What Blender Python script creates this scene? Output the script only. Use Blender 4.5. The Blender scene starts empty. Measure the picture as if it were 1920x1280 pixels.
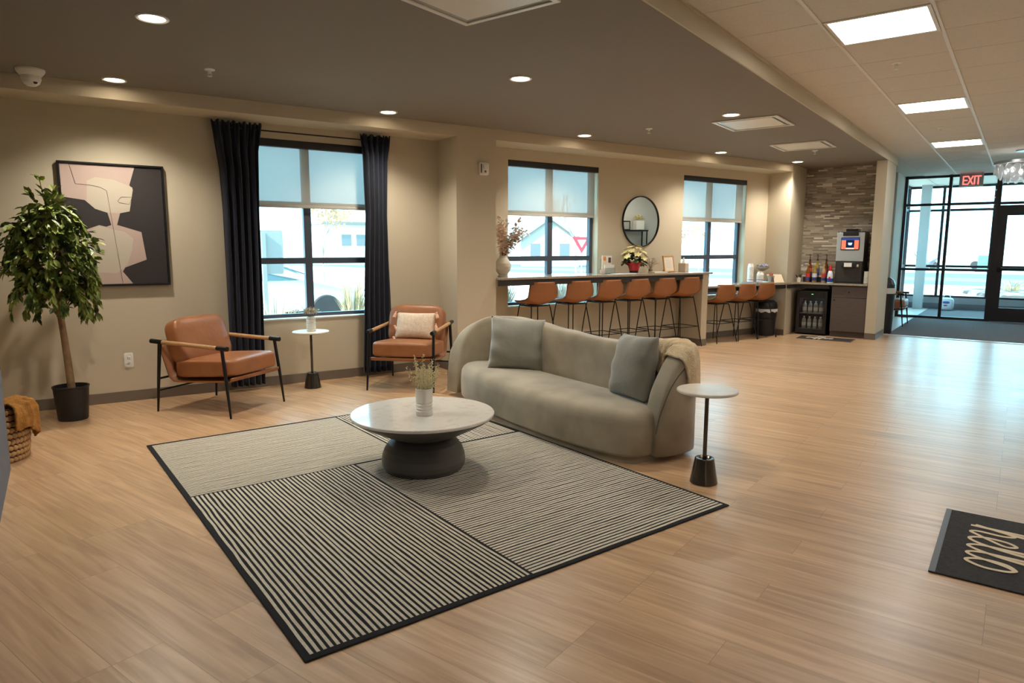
import bpy, bmesh, math, random
from mathutils import Vector, Matrix
R = math.radians
PI = math.pi
SC = bpy.context.scene
COL = SC.collection

# ------------------------------------------------------------------ camera
AZ = R(56.17)                      # the view's bearing from the window wall's direction (+X)
BA = AZ - R(36.9)                  # bearing of the corridor (and of the ceiling step, tile wall, floor planks)
CB, SB = math.cos(BA), math.sin(BA)
def fb(x, y, z=0.0):               # corridor frame -> world
    return Vector((x * CB - y * SB, x * SB + y * CB, z))
cam_d = bpy.data.cameras.new('camera')
cam_d.sensor_width = 36.0
cam_d.lens = 36.0 * 1266.0 / 1920.0
cam_d.clip_start = 0.05
cam_d.clip_end = 400
cam = bpy.data.objects.new('camera', cam_d)
COL.objects.link(cam)
pitch, roll = R(7.95), R(0.14)
fw = Vector((math.cos(AZ), math.sin(AZ), 0)); rt = Vector((math.sin(AZ), -math.cos(AZ), 0)); upv = Vector((0, 0, 1))
f3 = fw * math.cos(pitch) - upv * math.sin(pitch)
u3 = upv * math.cos(pitch) + fw * math.sin(pitch)
r3 = rt * math.cos(roll) + u3 * math.sin(roll)
u4 = u3 * math.cos(roll) - rt * math.sin(roll)
m = Matrix((r3, u4, -f3)).transposed().to_4x4()
m.translation = Vector((0, 0, 1.46))
cam.matrix_world = m
SC.camera = cam

# ------------------------------------------------------------------ sky, sun, exposure
SC.view_settings.view_transform = 'Standard'
SC.view_settings.look = 'None'
SC.view_settings.gamma = 1
SC.view_settings.use_curve_mapping = False
SC.view_settings.exposure = 0.45
world = bpy.data.worlds.new('world')
SC.world = world
world.use_nodes = True
bg = world.node_tree.nodes['Background']
bg.inputs['Color'].default_value = (0.40, 0.80, 1.0, 1)
bg.inputs['Strength'].default_value = 5.5
sun_d = bpy.data.lights.new('sun', 'SUN')
sun_d.energy = 13.0
sun_d.angle = R(0.6)
sun_d.color = (1.0, 0.93, 0.84)
sun = bpy.data.objects.new('sun', sun_d)
COL.objects.link(sun)
sun.rotation_euler = Vector((0.77, 0.12, -0.62)).to_track_quat('-Z', 'Y').to_euler()
SC.cycles.transparent_max_bounces = 24
SC.cycles.max_bounces = 10
SC.cycles.diffuse_bounces = 5
SC.cycles.sample_clamp_indirect = 6.0
DOWN_W, PANEL_E, WARM = 24.0, 13.0, (1.0, 0.92, 0.78)

# ------------------------------------------------------------------ materials
def lin(c):
    c = c / 255.0
    return c / 12.92 if c <= 0.04045 else ((c + 0.055) / 1.055) ** 2.4
def rgb(r, g, b):
    return (lin(r), lin(g), lin(b), 1)
def mat(name, col, rough=0.5, metal=0.0, noise=None, bump=None, sheen=0.0, spec=0.5, coat=0.0, trans=0.0, emit=None, col2=None, aniso=None):
    """noise=(scale, lo, hi[, stretch]) mixes col towards col2; bump=(scale, strength)"""
    mt = bpy.data.materials.new(name)
    mt.use_nodes = True
    nt = mt.node_tree
    b = nt.nodes['Principled BSDF']
    b.inputs['Base Color'].default_value = rgb(*col)
    b.inputs['Roughness'].default_value = rough
    b.inputs['Metallic'].default_value = metal
    b.inputs['Specular IOR Level'].default_value = spec
    if sheen:
        b.inputs['Sheen Weight'].default_value = sheen
        b.inputs['Sheen Roughness'].default_value = 0.4
    if coat:
        b.inputs['Coat Weight'].default_value = coat
    if trans:
        b.inputs['Transmission Weight'].default_value = trans
    if emit:
        b.inputs['Emission Color'].default_value = (*emit[:3], 1)
        b.inputs['Emission Strength'].default_value = emit[3]
    tc = None
    if noise or bump:
        tc = nt.nodes.new('ShaderNodeTexCoord')
    if noise:
        mp = nt.nodes.new('ShaderNodeMapping')
        st = noise[3] if len(noise) > 3 else (1, 1, 1)
        mp.inputs['Scale'].default_value = st
        nt.links.new(tc.outputs['Object'], mp.inputs['Vector'])
        n = nt.nodes.new('ShaderNodeTexNoise')
        n.inputs['Scale'].default_value = noise[0]
        n.inputs['Detail'].default_value = 4
        nt.links.new(mp.outputs['Vector'], n.inputs['Vector'])
        r = nt.nodes.new('ShaderNodeValToRGB')
        r.color_ramp.elements[0].position = noise[1]
        r.color_ramp.elements[1].position = noise[2]
        r.color_ramp.elements[0].color = rgb(*col)
        r.color_ramp.elements[1].color = rgb(*(col2 or [min(255, c * 1.2) for c in col]))
        nt.links.new(n.outputs['Fac'], r.inputs['Fac'])
        nt.links.new(r.outputs['Color'], b.inputs['Base Color'])
    if bump:
        n2 = nt.nodes.new('ShaderNodeTexNoise')
        n2.inputs['Scale'].default_value = bump[0]
        n2.inputs['Detail'].default_value = 3
        bp = nt.nodes.new('ShaderNodeBump')
        bp.inputs['Strength'].default_value = bump[1]
        bp.inputs['Distance'].default_value = 0.01
        nt.links.new(tc.outputs['Object'], n2.inputs['Vector'])
        nt.links.new(n2.outputs['Fac'], bp.inputs['Height'])
        nt.links.new(bp.outputs['Normal'], b.inputs['Normal'])
    return mt
def emat(name, col, strength):
    mt = bpy.data.materials.new(name)
    mt.use_nodes = True
    nt = mt.node_tree
    nt.nodes.clear()
    e = nt.nodes.new('ShaderNodeEmission')
    e.inputs['Color'].default_value = (*col, 1)
    e.inputs['Strength'].default_value = strength
    o = nt.nodes.new('ShaderNodeOutputMaterial')
    nt.links.new(e.outputs[0], o.inputs[0])
    return mt
def glass_mat(name, tint=(0.93, 0.97, 0.97), refl=0.06):
    mt = bpy.data.materials.new(name)
    mt.use_nodes = True
    nt = mt.node_tree
    nt.nodes.clear()
    t = nt.nodes.new('ShaderNodeBsdfTransparent'); t.inputs[0].default_value = (*tint, 1)
    g = nt.nodes.new('ShaderNodeBsdfGlossy'); g.inputs['Roughness'].default_value = 0.02
    f = nt.nodes.new('ShaderNodeFresnel')
    ge = nt.nodes.new('ShaderNodeNewGeometry')
    io = nt.nodes.new('ShaderNodeMapRange'); io.inputs['To Min'].default_value = 1.3; io.inputs['To Max'].default_value = 1 / 1.3
    nt.links.new(ge.outputs['Backfacing'], io.inputs['Value']); nt.links.new(io.outputs[0], f.inputs['IOR'])
    mx = nt.nodes.new('ShaderNodeMixShader')
    o = nt.nodes.new('ShaderNodeOutputMaterial')
    nt.links.new(f.outputs[0], mx.inputs[0]); nt.links.new(t.outputs[0], mx.inputs[1]); nt.links.new(g.outputs[0], mx.inputs[2])
    nt.links.new(mx.outputs[0], o.inputs[0])
    return mt
def screen_fabric(name, col, openness):
    mt = bpy.data.materials.new(name)
    mt.use_nodes = True
    nt = mt.node_tree
    nt.nodes.clear()
    d = nt.nodes.new('ShaderNodeBsdfDiffuse'); d.inputs[0].default_value = rgb(*col)
    tl = nt.nodes.new('ShaderNodeBsdfTranslucent'); tl.inputs[0].default_value = rgb(*col)
    tr = nt.nodes.new('ShaderNodeBsdfTransparent')
    m1 = nt.nodes.new('ShaderNodeMixShader'); m1.inputs[0].default_value = 0.12
    m2 = nt.nodes.new('ShaderNodeMixShader'); m2.inputs[0].default_value = openness
    o = nt.nodes.new('ShaderNodeOutputMaterial')
    nt.links.new(d.outputs[0], m1.inputs[1]); nt.links.new(tl.outputs[0], m1.inputs[2])
    nt.links.new(m1.outputs[0], m2.inputs[1]); nt.links.new(tr.outputs[0], m2.inputs[2])
    nt.links.new(m2.outputs[0], o.inputs[0])
    return mt
def floor_mat():
    mt = mat('oak_planks', (205, 168, 128), 0.34, spec=0.7, coat=0.45)
    mt.node_tree.nodes['Principled BSDF'].inputs['Coat Roughness'].default_value = 0.24
    nt = mt.node_tree; b = nt.nodes['Principled BSDF']; L = nt.links
    tc = nt.nodes.new('ShaderNodeTexCoord')
    sp = nt.nodes.new('ShaderNodeSeparateXYZ'); L.new(tc.outputs['Object'], sp.inputs[0])
    cb = nt.nodes.new('ShaderNodeCombineXYZ'); L.new(sp.outputs['Y'], cb.inputs['X']); L.new(sp.outputs['X'], cb.inputs['Y'])
    br = nt.nodes.new('ShaderNodeTexBrick')
    br.inputs['Scale'].default_value = 1.0
    br.inputs['Brick Width'].default_value = 1.22
    br.inputs['Row Height'].default_value = 0.182
    br.inputs['Mortar Size'].default_value = 0.001
    br.inputs['Mortar Smooth'].default_value = 0.3
    br.offset = 0.37; br.offset_frequency = 3
    br.inputs['Color1'].default_value = (0, 0, 0, 1); br.inputs['Color2'].default_value = (1, 1, 1, 1); br.inputs['Mortar'].default_value = (0.2, 0.2, 0.2, 1)
    L.new(cb.outputs[0], br.inputs['Vector'])
    mp = nt.nodes.new('ShaderNodeMapping'); mp.inputs['Scale'].default_value = (1.8, 26, 1)
    L.new(cb.outputs[0], mp.inputs['Vector'])
    mul = nt.nodes.new('ShaderNodeVectorMath'); mul.operation = 'MULTIPLY_ADD'
    mul.inputs[1].default_value = (3.0, 3.0, 3.0)
    L.new(br.outputs['Color'], mul.inputs[0]); L.new(mp.outputs[0], mul.inputs[2])
    n = nt.nodes.new('ShaderNodeTexNoise'); n.inputs['Scale'].default_value = 1.0; n.inputs['Detail'].default_value = 6; n.inputs['Distortion'].default_value = 0.6
    L.new(mul.outputs[0], n.inputs['Vector'])
    rp = nt.nodes.new('ShaderNodeValToRGB')
    el = rp.color_ramp.elements
    el[0].position = 0.27; el[0].color = rgb(174, 138, 103)
    el[1].position = 0.72; el[1].color = rgb(218, 182, 143)
    e = el.new(0.5); e.color = rgb(199, 161, 122)
    L.new(n.outputs['Fac'], rp.inputs['Fac'])
    tone = nt.nodes.new('ShaderNodeMapRange'); tone.inputs['To Min'].default_value = 0.88; tone.inputs['To Max'].default_value = 1.06
    L.new(br.outputs['Color'], tone.inputs['Value'])
    mx = nt.nodes.new('ShaderNodeVectorMath'); mx.operation = 'SCALE'
    L.new(rp.outputs['Color'], mx.inputs[0]); L.new(tone.outputs[0], mx.inputs['Scale'])
    dk = nt.nodes.new('ShaderNodeMix'); dk.data_type = 'RGBA'
    dk.inputs[7].default_value = rgb(142, 112, 82)
    L.new(br.outputs['Fac'], dk.inputs[0]); L.new(mx.outputs[0], dk.inputs[6])
    L.new(dk.outputs[2], b.inputs['Base Color'])
    rr = nt.nodes.new('ShaderNodeMapRange'); rr.inputs['To Min'].default_value = 0.28; rr.inputs['To Max'].default_value = 0.44
    n2 = nt.nodes.new('ShaderNodeTexNoise'); n2.inputs['Scale'].default_value = 1.3; n2.inputs['Detail'].default_value = 5
    L.new(tc.outputs['Object'], n2.inputs['Vector']); L.new(n2.outputs['Fac'], rr.inputs['Value']); L.new(rr.outputs[0], b.inputs['Roughness'])
    bp = nt.nodes.new('ShaderNodeBump'); bp.inputs['Strength'].default_value = 0.06; bp.inputs['Distance'].default_value = 0.002
    L.new(n.outputs['Fac'], bp.inputs['Height']); L.new(bp.outputs[0], b.inputs['Normal'])
    return mt
def mosaic_mat():
    mt = mat('linear_mosaic', (140, 130, 115), 0.28)
    nt = mt.node_tree; b = nt.nodes['Principled BSDF']; L = nt.links
    tc = nt.nodes.new('ShaderNodeTexCoord')
    sp = nt.nodes.new('ShaderNodeSeparateXYZ'); L.new(tc.outputs['Object'], sp.inputs[0])
    cb = nt.nodes.new('ShaderNodeCombineXYZ'); L.new(sp.outputs['Y'], cb.inputs['X']); L.new(sp.outputs['Z'], cb.inputs['Y'])
    br = nt.nodes.new('ShaderNodeTexBrick')
    br.inputs['Scale'].default_value = 1.0
    br.inputs['Brick Width'].default_value = 0.15; br.inputs['Row Height'].default_value = 0.026
    br.inputs['Mortar Size'].default_value = 0.0016
    br.offset = 0.43; br.offset_frequency = 2; br.squash = 1.7; br.squash_frequency = 3
    br.inputs['Color1'].default_value = (0, 0, 0, 1); br.inputs['Color2'].default_value = (1, 1, 1, 1); br.inputs['Mortar'].default_value = (0.3, 0.3, 0.3, 1)
    L.new(cb.outputs[0], br.inputs['Vector'])
    rp = nt.nodes.new('ShaderNodeValToRGB'); rp.color_ramp.interpolation = 'CONSTANT'
    el = rp.color_ramp.elements
    cols = [(138, 129, 115), (162, 152, 136), (122, 114, 103), (172, 163, 149), (148, 137, 121), (214, 208, 196)]
    el[0].position = 0; el[0].color = rgb(*cols[0]); el[1].position = 0.2; el[1].color = rgb(*cols[1])
    for p, c in zip((0.38, 0.55, 0.7, 0.88), cols[2:]):
        q = el.new(p); q.color = rgb(*c)
    L.new(br.outputs['Color'], rp.inputs['Fac'])
    L.new(rp.outputs['Color'], b.inputs['Base Color'])
    bp = nt.nodes.new('ShaderNodeBump'); bp.inputs['Strength'].default_value = 0.4; bp.inputs['Distance'].default_value = 0.003; bp.invert = True
    L.new(br.outputs['Fac'], bp.inputs['Height']); L.new(bp.outputs[0], b.inputs['Normal'])
    return mt

MT = {}
MT['wall'] = mat('wall_paint', (196, 184, 161), 0.75, bump=(140, 0.04))
MT['wall_white'] = mat('corridor_paint', (202, 197, 184), 0.75)
MT['ceil_dark'] = mat('dark_ceiling_paint', (130, 122, 113), 0.85)
MT['tile'] = mat('ceiling_tile', (202, 198, 190), 0.9, noise=(60, 0.3, 0.7), col2=(210, 206, 199))
MT['grid'] = mat('ceiling_grid', (222, 220, 216), 0.5)
MT['base'] = mat('rubber_base', (112, 100, 88), 0.55)
MT['floor'] = floor_mat()
MT['mosaic'] = mosaic_mat()
MT['carpet'] = mat('grey_carpet', (92, 90, 96), 0.95, noise=(90, 0.35, 0.65), col2=(122, 118, 122), bump=(300, 0.5))
MT['frame_dark'] = mat('bronze_aluminium', (44, 42, 46), 0.4, 0.3)
MT['window_frame'] = mat('window_aluminium', (70, 76, 88), 0.45, 0.2)  # dark frame lifted to blue-grey; veiling haze is put into the colour
MT['glass'] = glass_mat('window_glass')
MT['screen'] = screen_fabric('blind_fabric', (170, 164, 152), 0.07)
MT['white'] = mat('white_plastic', (232, 230, 224), 0.4)
MT['white_metal'] = mat('white_metal', (220, 216, 208), 0.4)
MT['black'] = mat('black_metal', (28, 27, 28), 0.42, 0.4)
MT['blackp'] = mat('black_plastic', (24, 24, 26), 0.45)
MT['navy'] = mat('navy_velvet', (13, 20, 38), 0.9, sheen=0.15, bump=(60, 0.2))
MT['leather'] = mat('cognac_leather', (142, 88, 52), 0.40, noise=(5, 0.3, 0.75), col2=(160, 102, 62), bump=(28, 0.25))
MT['stool'] = mat('tan_leatherette', (152, 97, 56), 0.5, bump=(90, 0.08))
MT['ash'] = mat('ash_wood', (190, 150, 104), 0.5, noise=(6, 0.3, 0.7, (1, 8, 8)), col2=(168, 126, 84))
MT['velvet'] = mat('sage_velvet', (164, 153, 132), 0.85, noise=(2.6, 0.38, 0.74), col2=(126, 115, 95), sheen=0.45, bump=(120, 0.12))
MT['velvet_blue'] = mat('grey_green_velvet', (146, 144, 134), 0.85, noise=(3, 0.35, 0.75), col2=(124, 121, 110), sheen=0.5, bump=(25, 0.25))
MT['cream_top'] = mat('cream_marble', (228, 220, 206), 0.34, noise=(9, 0.45, 0.8), col2=(212, 202, 186))
MT['marble'] = mat('white_marble', (222, 219, 213), 0.12, noise=(16, 0.52, 0.8), col2=(200, 196, 189), coat=0.3)
MT['stone_dark'] = mat('dark_stone', (82, 79, 75), 0.42, noise=(4, 0.3, 0.7), col2=(98, 94, 89))
MT['gunmetal'] = mat('gunmetal', (96, 88, 80), 0.22, 0.9)
MT['ceramic'] = mat('white_ceramic', (232, 226, 214), 0.3)
MT['sand_ceramic'] = mat('sand_ceramic', (206, 194, 176), 0.55)
MT['leaf'] = mat('ficus_leaf', (56, 78, 30), 0.42, noise=(11, 0.38, 0.64), col2=(136, 148, 62))
MT['bark'] = mat('bark', (118, 92, 66), 0.85, noise=(14, 0.3, 0.7), col2=(150, 122, 90), bump=(30, 0.6))
MT['soil'] = mat('soil', (58, 46, 36), 0.95, bump=(40, 0.8))
MT['cab'] = mat('grey_brown_laminate', (84, 72, 68), 0.5, noise=(9, 0.3, 0.7, (1, 1, 8)), col2=(94, 82, 77))
MT['quartz'] = mat('quartz_top', (150, 138, 124), 0.12, noise=(50, 0.35, 0.7), col2=(172, 160, 146))
MT['apron'] = mat('dark_apron', (44, 42, 42), 0.5)
MT['steel'] = mat('brushed_steel', (170, 172, 174), 0.3, 0.8)
MT['silver'] = mat('silver_panel', (176, 184, 186), 0.32, 0.25)
MT['mirror'] = mat('mirror_glass', (235, 240, 240), 0.01, 1.0)
MT['paper'] = mat('paper', (236, 232, 224), 0.7)
MT['oak_frame'] = mat('light_oak', (196, 146, 92), 0.5)
MT['red'] = mat('red_foil', (190, 36, 36), 0.25)
MT['redp'] = mat('red_plastic', (205, 40, 38), 0.35)

# ------------------------------------------------------------------ mesh helpers
def new():
    return bmesh.new()
def box(bm, x0, x1, y0, y1, z0, z1, M=None):
    vs = [bm.verts.new((x, y, z)) for x in (x0, x1) for y in (y0, y1) for z in (z0, z1)]
    if M is not None:
        for v in vs: v.co = M @ v.co
    for f in ((0, 1, 3, 2), (4, 6, 7, 5), (0, 4, 5, 1), (2, 3, 7, 6), (0, 2, 6, 4), (1, 5, 7, 3)):
        bm.faces.new([vs[i] for i in f])
    return vs
def prism(bm, pts, z0, z1):
    lo = [bm.verts.new((p[0], p[1], z0)) for p in pts]
    hi = [bm.verts.new((p[0], p[1], z1)) for p in pts]
    n = len(pts)
    bm.faces.new(hi); bm.faces.new(lo[::-1])
    for i in range(n):
        bm.faces.new((lo[i], lo[(i + 1) % n], hi[(i + 1) % n], hi[i]))
def lathe(bm, prof, n=32, c=(0, 0, 0), caps=True):
    rings = []
    full = []
    for (ra, za), (rb, zb) in zip(prof, prof[1:]):          # holding rings keep smooth shading tight at the corners
        full.append((ra, za)); l_ = math.hypot(rb - ra, zb - za)
        if l_ > 0.012:
            for f in (0.0022 / l_, 1 - 0.0022 / l_):
                full.append((ra + (rb - ra) * f, za + (zb - za) * f))
    full.append(prof[-1])
    for r, z in full:
        if r < 1e-6:
            rings.append([bm.verts.new((c[0], c[1], c[2] + z))])
        else:
            rings.append([bm.verts.new((c[0] + r * math.cos(2 * PI * i / n), c[1] + r * math.sin(2 * PI * i / n), c[2] + z)) for i in range(n)])
    for a, b in zip(rings, rings[1:]):
        for i in range(n):
            j = (i + 1) % n
            if len(a) == 1 and len(b) == 1: continue
            if len(a) == 1: bm.faces.new((a[0], b[j], b[i]))
            elif len(b) == 1: bm.faces.new((a[i], a[j], b[0]))
            else: bm.faces.new((a[i], a[j], b[j], b[i]))
    if caps:
        if len(rings[0]) > 1: bm.faces.new(rings[0][::-1])
        if len(rings[-1]) > 1: bm.faces.new(rings[-1])
def tube(bm, pts, r, n=8, caps=True):
    pts = [Vector(p) for p in pts]
    rs = r if isinstance(r, (list, tuple)) else [r] * len(pts)
    rings = []
    ref = None
    for i, p in enumerate(pts):
        t = (pts[min(i + 1, len(pts) - 1)] - pts[max(i - 1, 0)]).normalized()
        if ref is None:
            ref = Vector((0, 0, 1)) if abs(t.z) < 0.9 else Vector((1, 0, 0))
        a = t.cross(ref).normalized()
        b = a.cross(t).normalized()
        ref = b
        rings.append([bm.verts.new(p + (a * math.cos(2 * PI * k / n) + b * math.sin(2 * PI * k / n)) * rs[i]) for k in range(n)])
    for A, B in zip(rings, rings[1:]):
        for k in range(n):
            bm.faces.new((A[k], A[(k + 1) % n], B[(k + 1) % n], B[k]))
    if caps:
        bm.faces.new(rings[0][::-1]); bm.faces.new(rings[-1])
def blob(bm, c, s, e=5.0, n=8, M=None, fn=None):
    """a soft box: half sizes s, squareness e"""
    vd = {}
    def vert(p):
        k = tuple(round(q, 5) for q in p)
        if k not in vd:
            l = (abs(p[0]) ** e + abs(p[1]) ** e + abs(p[2]) ** e) ** (1 / e)
            q = Vector((p[0] / l, p[1] / l, p[2] / l))
            if fn: q = fn(q)
            v = Vector((q.x * s[0], q.y * s[1], q.z * s[2]))
            if M is not None: v = M @ v
            vd[k] = bm.verts.new(v + Vector(c))
        return vd[k]
    g = [-1 + 2 * i / n for i in range(n + 1)]
    for ax in range(3):
        for sg in (-1, 1):
            for i in range(n):
                for j in range(n):
                    q = []
                    for a, b in ((g[i], g[j]), (g[i + 1], g[j]), (g[i + 1], g[j + 1]), (g[i], g[j + 1])):
                        p = [0, 0, 0]; p[ax] = sg; p[(ax + 1) % 3] = a; p[(ax + 2) % 3] = b
                        q.append(vert(p))
                    bm.faces.new(q if sg > 0 else q[::-1])
def grid(bm, f, nu, nv, closed_u=False):
    vs = [[bm.verts.new(f(i / nu, j / nv)) for j in range(nv + 1)] for i in range(nu if closed_u else nu + 1)]
    m_ = len(vs)
    for i in range(nu):
        for j in range(nv):
            bm.faces.new((vs[i][j], vs[(i + 1) % m_][j], vs[(i + 1) % m_][j + 1], vs[i][j + 1]))
    return vs
def outline_slab(bm, pts, prof):
    """pts: ccw outline; prof: (inset, z) rings from bottom to top"""
    n = len(pts)
    P = [Vector((p[0], p[1])) for p in pts]
    N = []
    for i in range(n):
        t = (P[(i + 1) % n] - P[i - 1]).normalized()
        N.append(Vector((-t.y, t.x)))
    rings = [[bm.verts.new((*(P[i] + N[i] * ins), z)) for i in range(n)] for ins, z in prof]
    for a, b in zip(rings, rings[1:]):
        for i in range(n):
            bm.faces.new((a[i], a[(i + 1) % n], b[(i + 1) % n], b[i]))
    bm.faces.new(rings[0][::-1]); bm.faces.new(rings[-1])
def spline(pts, n, closed=False):
    """Catmull-Rom through pts, n steps per span"""
    P = [Vector(p) for p in pts]
    out = []
    m_ = len(P)
    for i in range(m_ if closed else m_ - 1):
        if closed: a, b, c, d = P[i - 1], P[i], P[(i + 1) % m_], P[(i + 2) % m_]
        else: a, b, c, d = P[max(i - 1, 0)], P[i], P[i + 1], P[min(i + 2, m_ - 1)]
        for k in range(n):
            t = k / n
            out.append(0.5 * ((2 * b) + (c - a) * t + (2 * a - 5 * b + 4 * c - d) * t * t + (3 * b - a - 3 * c + d) * t ** 3))
    if not closed: out.append(P[-1])
    return out
def ribbon(bm, pts, w, z, h=0.002, closed=False, lift=0.0):
    """a flat raised stroke following pts (2D) with width w (number or list)"""
    P = [Vector((p[0], p[1])) for p in pts]
    n = len(P)
    L_, R_ = [], []
    for i in range(n):
        a = P[(i - 1) % n] if closed else P[max(i - 1, 0)]
        b = P[(i + 1) % n] if closed else P[min(i + 1, n - 1)]
        t = (b - a).normalized(); nr = Vector((-t.y, t.x))
        ww = (w[i] if isinstance(w, list) else w) / 2
        L_.append(P[i] + nr * ww); R_.append(P[i] - nr * ww)
    V = [[bm.verts.new((*q, zz + lift * i)) for i, q in enumerate(S)] for S, zz in ((L_, z), (L_, z + h), (R_, z + h), (R_, z))]
    for i in range(n if closed else n - 1):
        j = (i + 1) % n
        for k in range(4):
            a, b = V[k], V[(k + 1) % 4]
            bm.faces.new((a[i], a[j], b[j], b[i]))
def leaf(bm, p, d, up, l, w):
    d = d.normalized(); s = d.cross(up).normalized(); u = s.cross(d)
    mid = [p, p + d * l * 0.3 - u * w * 0.1, p + d * l * 0.65 - u * w * 0.12, p + d * l - u * l * 0.12]
    v = [bm.verts.new(x) for x in mid]
    for sg in (-1, 1):
        a = bm.verts.new(p + d * l * 0.22 + s * sg * w * 0.40 + u * w * 0.05); b = bm.verts.new(p + d * l * 0.6 + s * sg * w * 0.46 + u * w * 0.03)
        for f in ((v[0], a, v[1]), (v[1], a, b, v[2]), (v[2], b, v[3])): bm.faces.new(f if sg > 0 else f[::-1])

# ------------------------------------------------------------------ object helpers
def obj(name, bm, mt, parent=None, smooth=False, bevel=0.0, solid=0.0, loc=None, rotz=None, subsurf=0, seg=2):
    bmesh.ops.recalc_face_normals(bm, faces=bm.faces)
    me = bpy.data.meshes.new(name)
    bm.to_mesh(me); bm.free()
    for k in (mt if isinstance(mt, (list, tuple)) else [mt]):
        me.materials.append(MT[k] if isinstance(k, str) else k)
    o = bpy.data.objects.new(name, me)
    COL.objects.link(o)
    if parent is not None: o.parent = parent
    if loc is not None: o.location = loc
    if rotz is not None: o.rotation_euler = (0, 0, rotz)
    if solid:
        md = o.modifiers.new('thickness', 'SOLIDIFY'); md.thickness = abs(solid); md.offset = -1 if solid > 0 else 1
    if bevel:
        md = o.modifiers.new('bevel', 'BEVEL'); md.width = bevel; md.segments = seg; md.limit_method = 'ANGLE'; md.angle_limit = R(40)
    if subsurf:
        md = o.modifiers.new('subdivision', 'SUBSURF'); md.levels = subsurf; md.render_levels = subsurf
    if smooth:
        for p in me.polygons: p.use_smooth = True
        if smooth != 'all':
            try:
                me.set_sharp_from_angle(angle=R(38))
            except Exception:
                pass
    return o
def tag(o, label, cat, group=None, kind=None):
    o['label'] = label; o['category'] = cat
    if group: o['group'] = group
    if kind: o['kind'] = kind
    return o
def thing(name, label, cat, loc=(0, 0, 0), rotz=0.0, group=None):
    o = bpy.data.objects.new(name, None)
    COL.objects.link(o)
    o.empty_display_size = 0.1
    o.location = loc; o.rotation_euler = (0, 0, rotz)
    return tag(o, label, cat, group)
def struct(name, bm, mt, parent=None, **k):
    o = obj(name, bm, mt, parent, **k)
    if parent is None: o['kind'] = 'structure'
    return o
def dup(root, loc, rotz=None, label=None, group=None):
    r = root.copy(); COL.objects.link(r); r.location = loc
    if rotz is not None: r.rotation_euler = (0, 0, rotz)
    if label: r['label'] = label
    if group: r['group'] = group
    for ch in list(root.children):
        c = ch.copy(); COL.objects.link(c); c.parent = r
        for g in ch.children:
            d = g.copy(); COL.objects.link(d); d.parent = c
    return r
# ================================================================== THE SETTING
WY, BY = 7.26, 6.82                # window wall face, bulkhead face
ZC, ZB, ZT = 2.81, 2.69, 2.94      # dark ceiling, bulkhead underside, tile ceiling
WIN = [(1.53, 3.03), (4.80, 6.30), (8.0, 9.50)]
Z0, Z1 = 0.69, 2.55
def W2(*pts): return [(p[0], p[1]) for p in pts]
# floor (drawn in the corridor's frame, so that planks run across the corridor)
def inv(x, y): return (x * CB + y * SB, -x * SB + y * CB)
b = new(); prism(b, [inv(-1.4, 7.4), inv(-1.4, -2.7), (-1.2, -2.7), (12.9, -2.7), (12.9, 3.6), inv(10.95, 7.4)][::1], -0.2, 0.0)
struct('floor', b, 'floor', rotz=BA)
b = new(); box(b, 12.985, 19.3, -2.7, 1.75, -0.2, 0.004)
struct('floor_carpet', b, 'carpet', rotz=BA)
b = new(); box(b, 12.985, 19.3, 1.75, 2.7, -0.2, 0.002)
struct('floor_border', b, mat('pale_floor_tile', (196, 192, 186), 0.35), rotz=BA)
b = new(); box(b, 12.87, 12.985, -2.6, 1.80, -0.2, 0.008)
struct('trim_threshold', b, mat('pale_threshold', (214, 206, 194), 0.3), rotz=BA, bevel=0.003)
# window wall with its three openings
b = new()
xs = [-1.4] + [v for w in WIN for v in w] + [10.95]
for i in range(0, len(xs), 2): box(b, xs[i], xs[i + 1], WY, WY + 0.2, 0, 3.3)
for a, c in WIN:
    box(b, a, c, WY, WY + 0.2, 0, Z0); box(b, a, c, WY, WY + 0.2, Z1, 3.3)
struct('wall_window', b, 'wall')
b = new(); box(b, -1.4, 3.81, BY, WY, ZB, ZC + 0.02); box(b, 4.34, 10.07, BY, WY, ZB, ZC + 0.02)
struct('trim_bulkhead', b, 'wall')
b = new(); box(b, 3.81, 4.34, BY, WY, 0, ZC + 0.01)
struct('wall_column', b, 'wall')
b = new(); prism(b, W2((10.07, 7.3), (10.07, 6.82), (10.91, 7.12), (10.91, 7.3)), 0, ZC + 0.01)
struct('wall_pier', b, 'wall')
b = new(); box(b, 12.65, 12.92, 1.9, 3.5, 0, ZC + 0.01)
struct('wall_mosaic', b, 'mosaic', rotz=BA)
b = new(); box(b, 12.08, 12.97, 1.80, 1.95, 0, ZT + 0.02)
struct('wall_wing', b, 'wall', rotz=BA)
b = new(); box(b, 12.92, 12.97, 1.95, 2.7, 0, ZT + 0.02); box(b, 12.92, 16.7, 2.6, 2.75, 0, ZT + 0.02); box(b, 15.5, 16.7, 2.11, 2.6, 0, ZT + 0.02)
struct('wall_recess', b, 'wall_white', rotz=BA)
b = new(); box(b, -1.4, -1.0, 5.3, 7.4, 0, 3.3)
struct('wall_niche', b, 'wall')
b = new(); box(b, -1.4, -0.355, -2.7, 5.42, 0, 3.3)
struct('wall_left', b, mat('slate_wallcovering', (92, 98, 112), 0.8, noise=(30, 0.3, 0.7, (3, 3, 0.3)), col2=(110, 116, 130), bump=(120, 0.4)))
b = new(); box(b, -3.0, 16.7, -2.75, -2.6, 0, 3.3)
struct('wall_right', b, 'wall_white', rotz=BA)
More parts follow.
